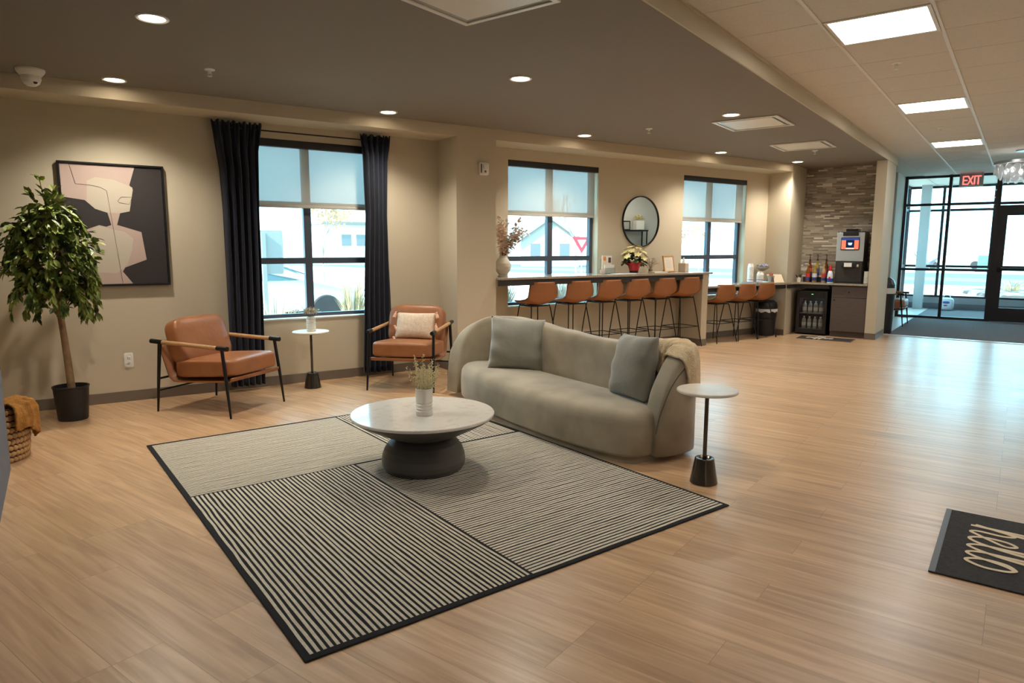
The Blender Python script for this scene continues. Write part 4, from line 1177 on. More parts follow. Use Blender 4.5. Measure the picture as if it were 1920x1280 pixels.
obj('twigs', b, mat('grey_twig', (138, 120, 104), .85), t)
o = obj('seed_heads', b2, mat('seed_head', (176, 158, 142), .85), t); o['kind'] = 'stuff'
t = thing('photo_frame', 'light oak framed notice standing on the bar right of the mirror', 'picture frame', (7.50, 7.02, HB), R(10))
Mx = Matrix.Rotation(R(-10), 3, 'X')
b = new()
for q in ((-.135, .135, .225, .243), (-.135, .135, 0, .018), (-.135, -.117, .018, .225), (.117, .135, .018, .225)): box(b, q[0], q[1], -.01, .01, q[2] + .002, q[3] + .002, Mx)
obj('frame', b, 'oak_frame', t, bevel=.002)
b = new(); box(b, -.118, .118, -.004, .004, .018, .228, Mx); sh = obj('notice', b, mat('cream_notice', (226, 214, 196), .5), t)
b = new()
for k in range(5): box(b, -.07 + .012 * (k % 2), .07 - .01 * k, -.0052, -.004, .17 - k * .025, .173 - k * .025, Mx)
obj('faint_lines', b, mat('faint_print', (196, 180, 160), .6), sh)
b = new(); tube(b, [(0, .038, .15), (0, .12, .004)], .006, 6); obj('easel_leg', b, 'oak_frame', t)
t = thing('tissue_box', 'beige cube tissue box with a white tissue, at the end of the bar', 'tissue box', (7.84, 7.06, HB), R(14))
b = new(); box(b, -.058, .058, -.058, .058, 0, .13); obj('box', b, mat('tissue_card', (206, 192, 170), .6), t, bevel=.004)
b = new()
def tis(u, v): a = u * 2 * PI; r = (.034 * (1 - v) ** .8 + .004) * (1 + .35 * math.sin(3 * a + 1)); return Vector((r * math.cos(a), r * math.sin(a) * .7, .128 + v * .085))
grid(b, tis, 24, 8, True); obj('tissue', b, 'paper', t, smooth='all')
# ---- mirror
t = thing('wall_mirror', 'round wall mirror in a thin black frame between the two bar windows', 'mirror', (7.115, WY, 1.832), 0)
b = new(); lathe(b, [(.352, 0), (.366, 0), (.366, .024), (.352, .024), (.352, 0)], 80, caps=False)
for v in b.verts: v.co = Vector((v.co.x, -v.co.z, v.co.y))
obj('frame', b, 'black', t, smooth=True)
b = new(); lathe(b, [(0, .004), (.352, .004), (.352, .010), (0, .010)], 80)
for v in b.verts: v.co = Vector((v.co.x, -v.co.z, v.co.y))
obj('glass', b, 'mirror', t)
# ---- seen in the mirror: a console table with a few things on it, by the opposite wall
t = thing('shelf_unit', 'narrow black shelf unit by the opposite wall, seen in the mirror', 'shelf', fb(12.0, -2.42, 0), BA)
for z, nm in ((1.9, 'top'), (1.0, 'shelf')):
    b = new(); box(b, -.5, .5, -.16, .16, z - .03, z); obj(nm, b, 'black', t)
for x in (-.47, .47):
    for y in (-.14, .14):
        b = new(); box(b, x - .012, x + .012, y - .012, y + .012, 0, 1.87); obj('leg', b, 'black', t)
t = thing('flower_pot', 'square white pot of pale flowers on the black shelf unit, seen in the mirror', 'plant', fb(12.3, -2.42, 1.901), BA)
b = new(); box(b, -.11, .11, -.11, .11, 0, .24); obj('pot', b, 'ceramic', t, bevel=.01)
b = new()
for k in range(60):
    v = Vector((rnd.gauss(0, 1), rnd.gauss(0, 1), abs(rnd.gauss(0, 1)))).normalized(); leaf(b, Vector((0, 0, .24)) + v * .09, v, Vector((.2, .1, 1)), .08, .05)
o = obj('flowers', b, bpy.data.materials['cream_bract'], t); o['kind'] = 'stuff'
t = thing('photo_frame', 'small dark picture frame on the black shelf unit, seen in the mirror', 'picture frame', fb(11.98, -2.45, 1.901), BA)
b = new()
for q in ((-.1, .1, .21, .23), (-.1, .1, 0, .02), (-.1, -.08, .02, .21), (.08, .1, .02, .21)): box(b, q[0], q[1], -.01, .01, q[2], q[3])
obj('frame', b, 'black', t); b = new(); box(b, -.08, .08, -.008, -.002, .02, .21); obj('picture', b, mat('muted_print', (170, 164, 150), .6), t)
t = thing('bottle', 'small white bottle on the black shelf unit, seen in the mirror', 'bottle', fb(11.68, -2.42, 1.901))
b = new(); lathe(b, [(0, 0), (.045, 0), (.045, .12), (.02, .15), (.02, .17), (0, .17)], 20); obj('body', b, 'ceramic', t, smooth=True)
b = new(); lathe(b, [(0, .17), (.022, .17), (.022, .2), (0, .2)], 16); obj('cap', b, 'blackp', t)

# ================================================================== COFFEE CORNER (low counter at 0.885)
t = thing('coffee_counter', 'low counter running under the far window and along the mosaic wall', 'counter', (0, 0, 0))
A_, B2 = Vector((10.39, 6.79)), fb(12.05, 1.952).to_2d()
W3, W4 = fb(12.649, 1.952).to_2d(), fb(12.649, 3.11).to_2d()
P1 = fb(11.80, 3.105).to_2d()
b = new(); prism(b, [(8.052, 6.79), (A_.x, A_.y), (B2.x, B2.y), (W3.x, W3.y), (W4.x, W4.y), (P1.x, P1.y), (10.068, 6.815), (10.068, 7.259), (8.052, 7.259)], LB - .03, LB); obj('countertop', b, 'quartz', t, bevel=.003)
b = new(); box(b, 8.052, 10.36, 6.83, 6.86, LB - .095, LB - .03); prism(b, [tuple(fb(12.09, y)[:2]) for y in (2.52, 3.05)] + [tuple(fb(12.12, y)[:2]) for y in (3.05, 2.52)], LB - .095, LB - .03); obj('apron', b, 'apron', t)
# base cabinet
t = thing('base_cabinet', 'grey brown base cabinet with drawer under the coffee machine', 'cabinet', fb(12.10, 1.953, 0), BA)
b = new(); box(b, .02, .545, .001, .53, .09, LB - .031); box(b, .07, .545, .001, .53, 0, .09); obj('carcass', b, 'cab', t)
b = new(); box(b, 0, .019, .006, .525, .655, LB - .05); d_ = obj('drawer', b, 'cab', t, bevel=.002)
b = new(); lathe(b, [(0, 0), (.006, 0), (.006, .014), (.013, .02), (.011, .028), (0, .03)], 16)
for v in b.verts: v.co = Vector((-v.co.z, .265 + v.co.x, .745 + v.co.y))
obj('knob', b, 'blackp', d_, smooth=True)
b = new(); box(b, 0, .019, .006, .525, .1, .648); d_ = obj('door', b, 'cab', t, bevel=.002)
b = new(); lathe(b, [(0, 0), (.006, 0), (.006, .014), (.013, .02), (.011, .028), (0, .03)], 16)
for v in b.verts: v.co = Vector((-v.co.z, .48 + v.co.x, .61 + v.co.y))
obj('knob', b, 'blackp', d_, smooth=True)
# mini fridge
FR = fb(12.12, 2.545, 0)
t = thing('mini_fridge', 'black glass-door drinks fridge under the coffee counter', 'fridge', FR, BA)
b = new()
for q in ((.03, .5, 0, .03, .02, .74), (.03, .5, .45, .48, .02, .74), (.03, .5, .03, .45, .02, .06), (.03, .5, .03, .45, .70, .74), (.47, .5, .03, .45, .06, .70)): box(b, *q)
obj('cabinet', b, 'blackp', t, bevel=.003)
b = new()
for q in ((0, .028, 0, .05, .03, .74), (0, .028, .43, .48, .03, .74), (0, .028, .05, .43, .03, .10), (0, .028, .05, .43, .62, .74)): box(b, *q)
dr = obj('door', b, 'blackp', t, bevel=.003)
b = new(); box(b, .012, .016, .045, .435, .095, .625); obj('glass', b, glass_mat('smoked_glass', (.78, .78, .77)), dr)
b = new(); box(b, -.004, 0, .22, .25, .685, .692); obj('indicator', b, emat('green_led', (.25, 1, .3), 1.5), dr)
for z in (.10, .36):
    b = new()
    for k in range(12): tube(b, [(.05, .04 + k * .036, z), (.45, .04 + k * .036, z)], .003, 5)
    tube(b, [(.05, .032, z), (.05, .448, z)], .004, 5); obj('wire_shelf', b, 'steel', t)
b = new(); box(b, .1, .4, .1, .38, .693, .698); obj('lamp', b, emat('fridge_lamp', (.9, .95, 1), 4), t)
f0 = None
WATER = mat('clear_bottle', (200, 206, 204), .1, trans=.3)
pos = [('lower', k) for k in range(4)] + [('upper', k) for k in range(4)]
words = ['first', 'second', 'third', 'last']
for shelf, k in pos:
    p = fb(12.12, 2.545) + fb(.10, .37 - k * .088) ; p.z = .1045 if shelf == 'lower' else .3645
    lab = '%s small water bottle from the left on the %s fridge shelf' % (words[k], shelf)
    if f0 is None:
        t = f0 = thing('water_bottle', lab, 'bottle', p, 0, 'water bottles in the drinks fridge')
        b = new(); lathe(b, [(0, 0), (.031, 0), (.033, .006), (.033, .13), (.028, .155), (.013, .175), (.013, .185), (0, .185)], 20); obj('body', b, WATER, t, smooth=True)
        b = new(); lathe(b, [(.0335, .04), (.0335, .10)], 20, caps=False); obj('label', b, mat('white_label', (232, 232, 228), .5), t)
        b = new(); lathe(b, [(0, .185), (.015, .185), (.015, .2), (0, .2)], 16); obj('cap', b, 'white', t)
    else: dup(f0, p, label=lab)
# coffee machine
t = thing('coffee_machine', 'silver and black coffee machine with a lit touch screen', 'coffee machine', fb(12.20, 2.065, LB), BA)
b = new(); box(b, .02, .40, 0, .41, .03, .84); obj('housing', b, 'blackp', t, bevel=.006)
b = new(); box(b, -.03, .40, -.005, .415, 0, .035); obj('drip_base', b, 'blackp', t, bevel=.004)
b = new(); box(b, 0, .02, 0, .41, .36, .825); fp = obj('front_panel', b, 'silver', t, bevel=.006)
b = new(); box(b, -.006, 0, .09, .32, .77, .83); obj('brand_plate', b, 'blackp', fp)
b = new(); box(b, -.008, -.0005, .07, .345, .54, .745); sc_ = obj('screen', b, 'blackp', fp, bevel=.003)
for nm, q, c, e in (('screen_red', (-.0095, -.008, .08, .145, .555, .70), (1, .22, .12), .9), ('screen_red', (-.0095, -.008, .27, .335, .555, .70), (1, .22, .12), .9), ('screen_blue', (-.0095, -.008, .08, .335, .70, .735), (.06, .1, .35), .6),
                    ('screen_caption', (-.0095, -.008, .145, .27, .555, .578), (1, .75, .65), .8), ('screen_cup', (-.0095, -.008, .15, .265, .582, .695), (.02, .03, .08), .5)):
    b = new(); box(b, *q); obj(nm, b, emat(nm, c, e), sc_)
b = new(); lathe(b, [(0, 0), (.02, 0), (.03, .02), (.032, .04), (0, .04)], 16, (-.0105, .207, .62))
for v in b.verts: v.co.x = -.0105 + (v.co.x + .0105) * .03
obj('screen_mug', b, emat('screen_mug', (.55, .75, 1), 1.0), sc_)
b = new(); box(b, .004, .02, .015, .395, .036, .355); obj('bay', b, mat('bay_plastic', (60, 56, 54), .35), t)
b = new(); blob(b, (-.025, .20, .30), (.045, .115, .045), 5, 6); nz = obj('spout', b, 'blackp', t, smooth=True)
b = new(); box(b, -.074, -.068, .15, .265, .27, .335); obj('spout_label', b, 'paper', nz)
b = new(); box(b, -.03, .02, .06, .09, .27, .31); obj('button', b, 'white', t)
b = new(); box(b, .1, .3, .12, .3, .84, .885); obj('hopper', b, mat('smoked_hopper', (40, 36, 34), .2), t, bevel=.006)
# syrup bottles
LIQ = [(150, 92, 40), (176, 150, 60), (206, 176, 130), (120, 70, 36), (190, 168, 90)]
def syrup(lab, y, x, c, lc, pump, sc=1.0, rack=0):
    t = thing('syrup_bottle', lab, 'bottle', fb(x, y, LB + rack), 0, 'syrup bottles by the mosaic wall')
    b = new(); lathe(b, [(0, 0), (.034, 0), (.037, .008), (.037, .17), (.03, .2), (.016, .235), (.014, .28), (0, .28)], 20); obj('body', b, mat('syrup', c, .12, trans=.35), t, smooth=True)
    b = new(); lathe(b, [(.0375, .03), (.0375, .08)], 20, caps=False); obj('label', b, mat('blue_label', (52, 62, 130), .5), t)
    b = new(); lathe(b, [(.0376, .085), (.0376, .15)], 20, caps=False); obj('label', b, mat('front_label', lc, .5), t)
    b = new(); lathe(b, [(0, .28), (.017, .28), (.017, .3), (0, .3)], 14)
    if pump: tube(b, [(0, 0, .3), (0, 0, .37), (0, 0, .385)], .006, 8); tube(b, [(0, 0, .38), (.035 * CB - .02, .03, .378)], .007, 8)
    obj('pump' if pump else 'cap', b, 'blackp' if pump else mat('gold_cap', (190, 150, 70), .4), t)
syrup('amber syrup bottle with red label, leftmost at the front by the mosaic wall', 2.90, 12.24, LIQ[0], (190, 60, 44), False)
syrup('syrup bottle with blue and white label, second in the front row', 2.795, 12.24, LIQ[1], (206, 210, 226), False)
syrup('syrup bottle with red label, third in the front row beside the red-capped creamer', 2.655, 12.26, LIQ[2], (196, 62, 56), False)
syrup('tall syrup bottle with orange label in the back row at left', 2.92, 12.42, LIQ[3], (216, 84, 40), True, rack=.081)
syrup('tall syrup bottle with yellow label and pump in the back row', 2.80, 12.42, LIQ[4], (90, 90, 160), True, rack=.081)
syrup('tall syrup bottle with dark red label and pump, back row near the machine', 2.66, 12.42, LIQ[3], (150, 50, 44), True, rack=.081)
t = tag(obj('bottle_riser', (lambda b: (box(b, 12.34, 12.5, 2.56, 3.0, LB + .001, LB + .08), b)[1])(new()), 'blackp', rotz=BA), 'black riser under the back row of syrup bottles', 'riser')
t = thing('creamer_bottle', 'white and blue creamer bottle with a red cap beside the coffee machine', 'bottle', fb(12.17, 2.535, LB))
b = new(); lathe(b, [(0, 0), (.042, 0), (.046, .01), (.046, .11), (.038, .17), (.022, .2), (0, .2)], 24); obj('body', b, mat('creamer_white', (226, 232, 240), .35), t, smooth=True)
b = new(); lathe(b, [(.0468, .015), (.0468, .075)], 24, caps=False); obj('label', b, mat('creamer_blue', (48, 70, 160), .45), t)
b = new(); blob(b, (-.046 * CB, -.046 * SB, .085), (.012, .018, .02), 2, 4); obj('emblem', b, 'redp', t, smooth=True)
b = new(); lathe(b, [(0, .2), (.026, .2), (.026, .235), (.02, .25), (.02, .285), (0, .29)], 20); obj('cap', b, 'redp', t, smooth=True)
t = thing('stirrer_cup', 'small white cup of black stirrers left of the syrup bottles', 'cup', fb(12.14, 3.02, LB))
b = new(); lathe(b, [(0, 0), (.028, 0), (.038, .085), (.035, .085), (.027, .006), (0, .006)], 20); obj('body', b, 'ceramic', t, smooth=True)
b = new()
for k in range(14): a = rnd.uniform(0, 6.28); tube(b, [(.008 * math.cos(a), .008 * math.sin(a), .01), (.05 * math.cos(a), .05 * math.sin(a), .12 + rnd.uniform(-.01, .01))], .0045, 5)
obj('stirrers', b, 'blackp', t)
t = thing('cup_stack', 'stack of white paper cups right of the coffee machine', 'cup stack', fb(12.25, 2.005, LB))
b = new()
for k in range(10): lathe(b, [(0, k * .02), (.03, k * .02), (.042, .012 + k * .02), (.042, .018 + k * .02), (0, .018 + k * .02)], 22)
o = obj('cups', b, 'paper', t, smooth=True); o['kind'] = 'stuff'
# on the low counter before the window
t = tag(obj('metal_tray', (lambda b: (outline_slab(b, [(9.30, 6.84), (9.74, 6.84), (9.74, 7.14), (9.30, 7.14)], [(.01, LB + .001), (0, LB + .02), (.008, LB + .022), (.014, LB + .008)]), b)[1])(new()), 'steel'), 'silver tray under the cup stacks on the low counter', 'tray')
def cups(lab, x, y, z0, n, r):
    t = thing('cup_stack', lab, 'cup stack', (x, y, z0))
    b = new()
    for k in range(n):
        z = k * .022
        lathe(b, [(0, z), (r * .92, z), (r * 1.02, z + .004), (r * 1.02, z + .009), (r * .95, z + .012), (r * .86, z + .022), (0, z + .022)], 24)
    lathe(b, [(0, n * .022), (r * .84, n * .022), (r * .72, n * .022 + .03), (0, n * .022 + .03)], 24)
    o = obj('cups', b, 'paper', t, smooth=True); o['kind'] = 'stuff'
    b = new(); lathe(b, [(r * 1.03, .03), (r * 1.03, .042)], 24, caps=False); obj('band', b, mat('lilac_band', (170, 160, 200), .6), t)
cups('tall stack of upturned white paper cups by the far window', 9.42, 7.05, LB + .023, 12, .05)
cups('short stack of upturned paper cups beside the tall stack', 9.58, 6.98, LB + .023, 6, .056)
t = thing('candy_dish', 'footed glass dish of wrapped candies at the back of the low counter', 'dish', (9.84, 7.13, LB))
b = new(); lathe(b, [(0, 0), (.06, 0), (.05, .012), (.012, .03), (.01, .18), (.05, .2), (.1, .235), (.112, .265), (.106, .265), (.094, .24), (0, .21)], 30); obj('dish', b, mat('clear_glassware', (206, 200, 186), .08, trans=.5), t, smooth=True)
b = new(); jr = random.Random(2)
for k in range(26): a = jr.uniform(0, 6.28); r_ = .085 * math.sqrt(jr.random()); blob(b, (r_ * math.cos(a), r_ * math.sin(a), .262 + jr.uniform(0, .035)), (.021, .013, .012), 3, 3, Matrix.Rotation(jr.uniform(0, 3), 3, 'Z'))
o = obj('candies', b, mat('candy_wrap', (206, 204, 212), .3, noise=(22, .4, .6), col2=(110, 116, 170)), t); o['kind'] = 'stuff'
t = thing('sweetener_jar', 'clear jar topped with pink sweetener packets on the low counter', 'jar', (9.80, 6.93, LB))
b = new(); lathe(b, [(0, 0), (.045, 0), (.055, .12), (.05, .12), (.042, .008), (0, .008)], 24); obj('jar', b, mat('clear_jar', (214, 206, 190), .1, trans=.4), t, smooth=True)
b = new()
for k in range(12): a = jr.uniform(-.5, .5); box(b, -.03, .03, -.002, .002, 0, .09, Matrix.Rotation(k * .5, 3, 'Z') @ Matrix.Rotation(a * .35, 3, 'X'))
for v in b.verts: v.co.z = .075 + v.co.z * .9
o = obj('packets', b, mat('pink_packets', (226, 120, 116), .6), t); o['kind'] = 'stuff'
t = thing('napkin_holder', 'half-round wooden holder of cream napkins on the low counter, before the pier', 'napkin holder', (9.90, 6.905, LB), R(-6))
b = new(); n_ = 14
pts = [(-.085 * math.cos(PI * k / n_), .125 * math.sin(PI * k / n_)) for k in range(n_ + 1)]
vs = [[b.verts.new((x, p[0] * .9, p[1])) for p in pts] for x in (-.135, -.125)]
b.faces.new(vs[0][::-1]); b.faces.new(vs[1])
for k in range(n_): b.faces.new((vs[0][k], vs[0][k + 1], vs[1][k + 1], vs[1][k]))
b.faces.new((vs[0][-1], vs[0][0], vs[1][0], vs[1][-1])); obj('end_plate', b, mat('driftwood', (110, 92, 74), .7), t)
b = new()
for k in range(7):
    f_ = k / 6
    box(b, -.12, .13 - .006 * k, -.008, -.003, 0, .145, Matrix.Translation((0, -.05 + .03 * f_, .004 + .012 * f_)).to_3x3() @ Matrix.Rotation(R(-28), 3, 'X'))
for i, v in enumerate(b.verts): v.co.y += -.055 + .022 * (i // 8) / 1.6; v.co.z = max(.003, v.co.z + .004)
o = obj('napkins', b, mat('cream_napkin', (226, 210, 184), .8), t); o['kind'] = 'stuff'
# waste bin under the low counter
t = thing('waste_bin', 'black swing-top waste bin with white liner under the low counter', 'bin', (9.87, 7.03, 0))
b = new(); lathe(b, [(0, 0), (.145, 0), (.15, .01), (.185, .44), (.18, .44), (.145, .02), (0, .02)], 40)
for v in b.verts: v.co.y *= .85
obj('body', b, 'blackp', t, smooth=True)
b = new(); lathe(b, [(.187, .40), (.191, .405), (.191, .45), (.185, .452)], 40, caps=False)
for v in b.verts: v.co.y *= .86; v.co.z += .012 * math.sin(9 * math.atan2(v.co.y, v.co.x)) * (v.co.z < .42)
obj('liner', b, mat('white_liner', (226, 226, 232), .4), t, smooth=True)
b = new(); lathe(b, [(.19, .45), (.188, .5), (.17, .555), (.12, .59), (0, .602)], 40)
for v in b.verts: v.co.y *= .86
obj('lid', b, 'blackp', t, smooth=True)
# little mat with white script
def script_path(word, h):
    """cursive strokes (x right, y up), x-height h"""
    G = {'h': [(0, .1), (.25, .8), (.42, 1.75), (.34, 2.1), (.2, 1.8), (.14, .9), (.1, 0), (.16, .55), (.38, .95), (.52, .7), (.48, .2), (.6, .02), (.78, .2)],
         'e': [(0, .2), (.2, .42), (.46, .78), (.34, 1.0), (.14, .8), (.1, .35), (.3, .02), (.56, .2)],
         'l': [(0, .2), (.25, .8), (.42, 1.75), (.34, 2.1), (.2, 1.8), (.14, .9), (.14, .3), (.3, .02), (.5, .2)],
         'o': [(0, .2), (.2, .75), (.38, 1.0), (.12, .8), (.08, .35), (.3, .02), (.56, .35), (.54, .8), (.40, 1.0)],
         'c': [(0, .2), (.2, .7), (.46, .95), (.5, .84), (.3, .98), (.12, .7), (.12, .25), (.34, .02), (.6, .2)],
         'f': [(0, .2), (.28, .9), (.46, 1.8), (.34, 2.1), (.2, 1.6), (.16, 0), (.12, -.8), (.26, -.8), (.3, -.1), (.5, .2)]}
    out = []; x = 0
    for ch in word:
        g = G[ch]; out += [((x + p[0]) * h, p[1] * h) for p in (g if not out else g[1:])]; x += g[-1][0]
    return spline(out, 9)
t = thing('floor_mat', 'small dark mat with white script in front of the drinks fridge', 'mat', fb(11.72, 2.84, 0), BA)
b = new(); box(b, -.19, .19, -.80, .02, .0005, .007); obj('pad', b, mat('dark_pile', (40, 36, 34), .95), t, bevel=.003)
b = new(); box(b, .183, .19, -.80, .02, .007, .0078); box(b, -.19, -.183, -.80, .02, .007, .0078); box(b, -.19, .19, -.80, -.793, .007, .0078); box(b, -.19, .19, .013, .02, .007, .0078); obj('edging', b, mat('pale_edging', (150, 138, 120), .9), t)
b = new(); ribbon(b, [(-.06 + y, -.1 - x) for x, y in script_path('coffee', .13)], .016, .007, lift=.000004); obj('script', b, mat('white_script', (214, 208, 196), .9), t)
# ================================================================== CORRIDOR
t = thing('floor_mat', 'black doormat with cream hello script at the right edge of the floor', 'mat', fb(3.923, -0.078, 0), BA)
b = new(); box(b, -.463, .463, -.303, .303, .0005, .008); obj('pad', b, mat('black_pile', (52, 48, 48), .95, noise=(70, .35, .65), col2=(66, 62, 62), bump=(260, .7)), t, bevel=.002)
b = new(); box(b, -.463, .463, .277, .303, .008, .0088); box(b, -.463, .463, -.303, -.277, .008, .0088); obj('rubber_edge', b, mat('rubber_edge', (92, 92, 96), .5), t)
P_ = script_path('hello', .195)
w_ = [.017 + .012 * min(1, abs((P_[min(i + 1, len(P_) - 1)] - P_[max(i - 1, 0)]).y) / .06) for i in range(len(P_))]
b = new(); ribbon(b, [(.287 - p.x, .178 - p.y) for p in P_], w_, .0078, .0016, lift=.000006); obj('script', b, mat('cream_script', (226, 208, 178), .9), t)
dup(ac, fb(14.75, 2.10, .003), BA, 'leather armchair in the corridor recess beside the glass entrance')
t = thing('waste_bin', 'tall dark dome-top waste bin with a pale band beside the corridor wall end', 'bin', fb(13.2, 1.885, .008))
b = new(); lathe(b, [(0, 0), (.165, 0), (.17, .01), (.185, .68), (0, .68)], 32); obj('body', b, 'blackp', t, smooth=True)
b = new(); lathe(b, [(.187, .68), (.19, .685), (.19, .77), (.187, .775), (0, .775)], 32); obj('band', b, mat('pale_band', (196, 196, 190), .4), t, smooth=True)
b = new(); lathe(b, [(.186, .775), (.18, .84), (.15, .91), (.09, .955), (0, .965)], 32); obj('lid', b, mat('dark_dome', (40, 42, 46), .25), t, smooth=True)
t = thing('plastic_bag', 'white plastic sack with blue print on the vestibule floor', 'bag', fb(18.95, 1.36, .004), BA)
b = new(); blob(b, (0, 0, .15), (.11, .15, .15), 4, 8); obj('body', b, mat('white_sack', (226, 230, 236), .4), t, smooth=True)
b = new(); tube(b, spline([(0, -.07, .27), (0, -.06, .34), (0, .0, .36), (0, .06, .34), (0, .07, .27)], 4), .008, 6); obj('handle', b, 'white', t, smooth=True)
for y, z, w, h, c in ((.0, .19, .07, .03, (70, 90, 170)), (.01, .12, .04, .018, (190, 70, 80))):
    b = new(); blob(b, (-.108, y, z), (.006, w, h), 3, 4); obj('print', b, mat('sack_print', c, .5), t)

# ================================================================== OUTSIDE
rnd = random.Random(21)
GZ = -0.14
b = new(); prism(b, [(-60, 7.47), (11.0, 7.47), tuple(fb(16.7, 2.8)[:2]), tuple(fb(19.6, 2.8)[:2]), tuple(fb(19.6, -3)[:2]), tuple(fb(16.7, -3)[:2]), tuple(fb(16.7, -60)[:2]), (260, -60), (260, 260), (-60, 260)], GZ - .2, GZ)
struct('ground', b, mat('sunlit_concrete', (196, 192, 184), .9, noise=(.6, .35, .65), col2=(208, 204, 196)))
b = new(); box(b, 35, 39.5, -80, 120, GZ, GZ + .004); box(b, 44, 52, -80, 120, GZ, GZ + .004)
struct('road', b, mat('asphalt', (74, 84, 90), .8), rotz=BA)
b = new(); box(b, 39.5, 44, -80, 120, GZ, GZ + .006); struct('road_median', b, mat('pale_road', (100, 110, 114), .8), rotz=BA)
b = new(); outline_slab(b, spline([(32.2, -.2), (31.5, 1.2), (29.6, 1.7), (27.4, .9), (26.0, -1), (26.2, -4.5), (28, -7), (31, -6), (32.2, -3)], 5, True), [(0, GZ), (.02, GZ + .1), (.15, GZ + .12)])
struct('path_island', b, mat('mulch', (66, 60, 58), .95, noise=(2.2, .45, .6), col2=(150, 150, 152)), rotz=BA)
b = new(); box(b, -4, 10.9, 7.47, 9.4, GZ, GZ + .03)
struct('ground_bed', b, mat('planting_bed', (96, 84, 70), .95, noise=(8, .4, .6), col2=(130, 118, 100)))
GRASS_D = mat('winter_grass', (132, 122, 96), .9, noise=(6, .35, .65), col2=(172, 158, 124))
EVER = mat('evergreen_blades', (84, 94, 92), .9, noise=(6, .35, .65), col2=(120, 128, 120))
def grass(label, loc, h, r, n, group='ornamental grasses outside'):
    b = new()
    for k in range(n):
        a = rnd.uniform(0, 6.28); q = r * .35 * math.sqrt(rnd.random()); p0 = Vector((q * math.cos(a), q * math.sin(a), 0))
        hh = h * rnd.uniform(.6, 1.05); ln = rnd.uniform(.2, 1) * r
        p1 = p0 + Vector((ln * .3 * math.cos(a), ln * .3 * math.sin(a), hh * .6)); p2 = p0 + Vector((ln * math.cos(a), ln * math.sin(a), hh))
        w = rnd.uniform(.004, .007)
        s = Vector((math.sin(a * 3), math.cos(a * 3), 0)) * w
        v = [b.verts.new(x) for x in (p0 - s, p0 + s, p1 + s, p1 - s, p2)]
        b.faces.new((v[0], v[1], v[2], v[3])); b.faces.new((v[3], v[2], v[4]))
    o = obj('ornamental_grass', b, EVER if 'dense' in label else GRASS_D, loc=loc); return tag(o, label, 'grass', group)
grass('tall dry grass clump outside the right half of the curtained window', (4.12, 11.0, GZ), 1.25, .32, 240)
grass('short dry grass clump beside the tall one outside the curtained window', (4.78, 10.7, GZ), .85, .3, 200)
grass('wispy grass outside the left half of the curtained window, by the sign post', (2.55, 9.9, GZ), .95, .4, 170)
grass('dense grass outside the bar window, below the counter at its left', (5.72, 8.95, GZ), 1.15, .36, 900)
grass('dense grass outside the bar window, below the counter at its middle', (6.42, 8.2, GZ), 1.15, .36, 900)
grass('dense grass outside the bar window, below the counter at its right', (7.2, 8.95, GZ), 1.15, .36, 900)
grass('dense grass outside the bar window, next to the column end of the counter', (4.98, 8.2, GZ), 1.15, .36, 900)
grass('low grass outside the far window, right half', (13.6, 12.0, GZ), .85, .55, 320)
grass('low grass outside the far window, beside the frame', (15.1, 12.6, GZ), .85, .55, 320)
t = thing('traffic_sign', 'back of a rounded grey road sign outside the curtained window', 'sign', (2.57, 10.5, GZ))
SG = mat('sign_back', (150, 154, 158), .5, .3)
b = new(); outline_slab(b, [(p[0], p[1]) for p in spline([(-.29, -.30), (-.27, -.325), (.27, -.325), (.29, -.30), (.29, .30), (.27, .325), (-.27, .325), (-.29, .30)], 1, True)], [(0, 0), (0, .012)])
for v in b.verts: v.co = Vector((v.co.x, -v.co.z, v.co.y + 1.375 - GZ))
obj('plate', b, SG, t)
b = new(); box(b, -.03, .03, -.05, -.013, 0, 1.66 - GZ); obj('post', b, SG, t)
t = thing('juniper_shrub', 'low dark shrub outside at the foot of the curtained window', 'shrub', (3.30, 10.9, GZ))
b = new()
for k in range(420):
    a = rnd.uniform(0, 6.28); q = .46 * math.sqrt(rnd.random()); z = .62 * math.sqrt(max(0, 1 - (q / .48) ** 2)) * rnd.uniform(.6, 1)
    leaf(b, Vector((q * math.cos(a), q * math.sin(a), z)), Vector((math.cos(a), math.sin(a), rnd.uniform(-.2, .9))), Vector((.1, .2, 1)), .1, .06)
o = obj('foliage', b, mat('juniper', (58, 72, 74), .8, noise=(9, .45, .6), col2=(150, 160, 158)), t); o['kind'] = 'stuff'
t = thing('yield_sign', 'red and white yield sign outside the bar window', 'sign', fb(0, 0, 0) + Vector((20.72, 25.0, GZ)))
def tri(bm, s, y, th):
    pts = [(-s, .0), (s, 0), (0, -s * 1.73)]
    vs = [[bm.verts.new((x, yy, z + 1.95 - GZ + (0 if s > .4 else -.15))) for x, z in pts] for yy in (y, y - th)]
    bm.faces.new(vs[1]); bm.faces.new(vs[0][::-1])
    for i in range(3): bm.faces.new((vs[0][i], vs[0][(i + 1) % 3], vs[1][(i + 1) % 3], vs[1][i]))
b = new(); tri(b, .46, 0, .02); pl_ = obj('plate', b, mat('sign_red', (120, 20, 36), .5), t)
b = new(); tri(b, .2, -.0205, .004); obj('white_field', b, 'white', pl_)
b = new(); tube(b, [(0, .03, 0), (0, .03, 1.9)], .03, 8); obj('post', b, SG, t)
t.rotation_euler = (0, 0, R(-40))
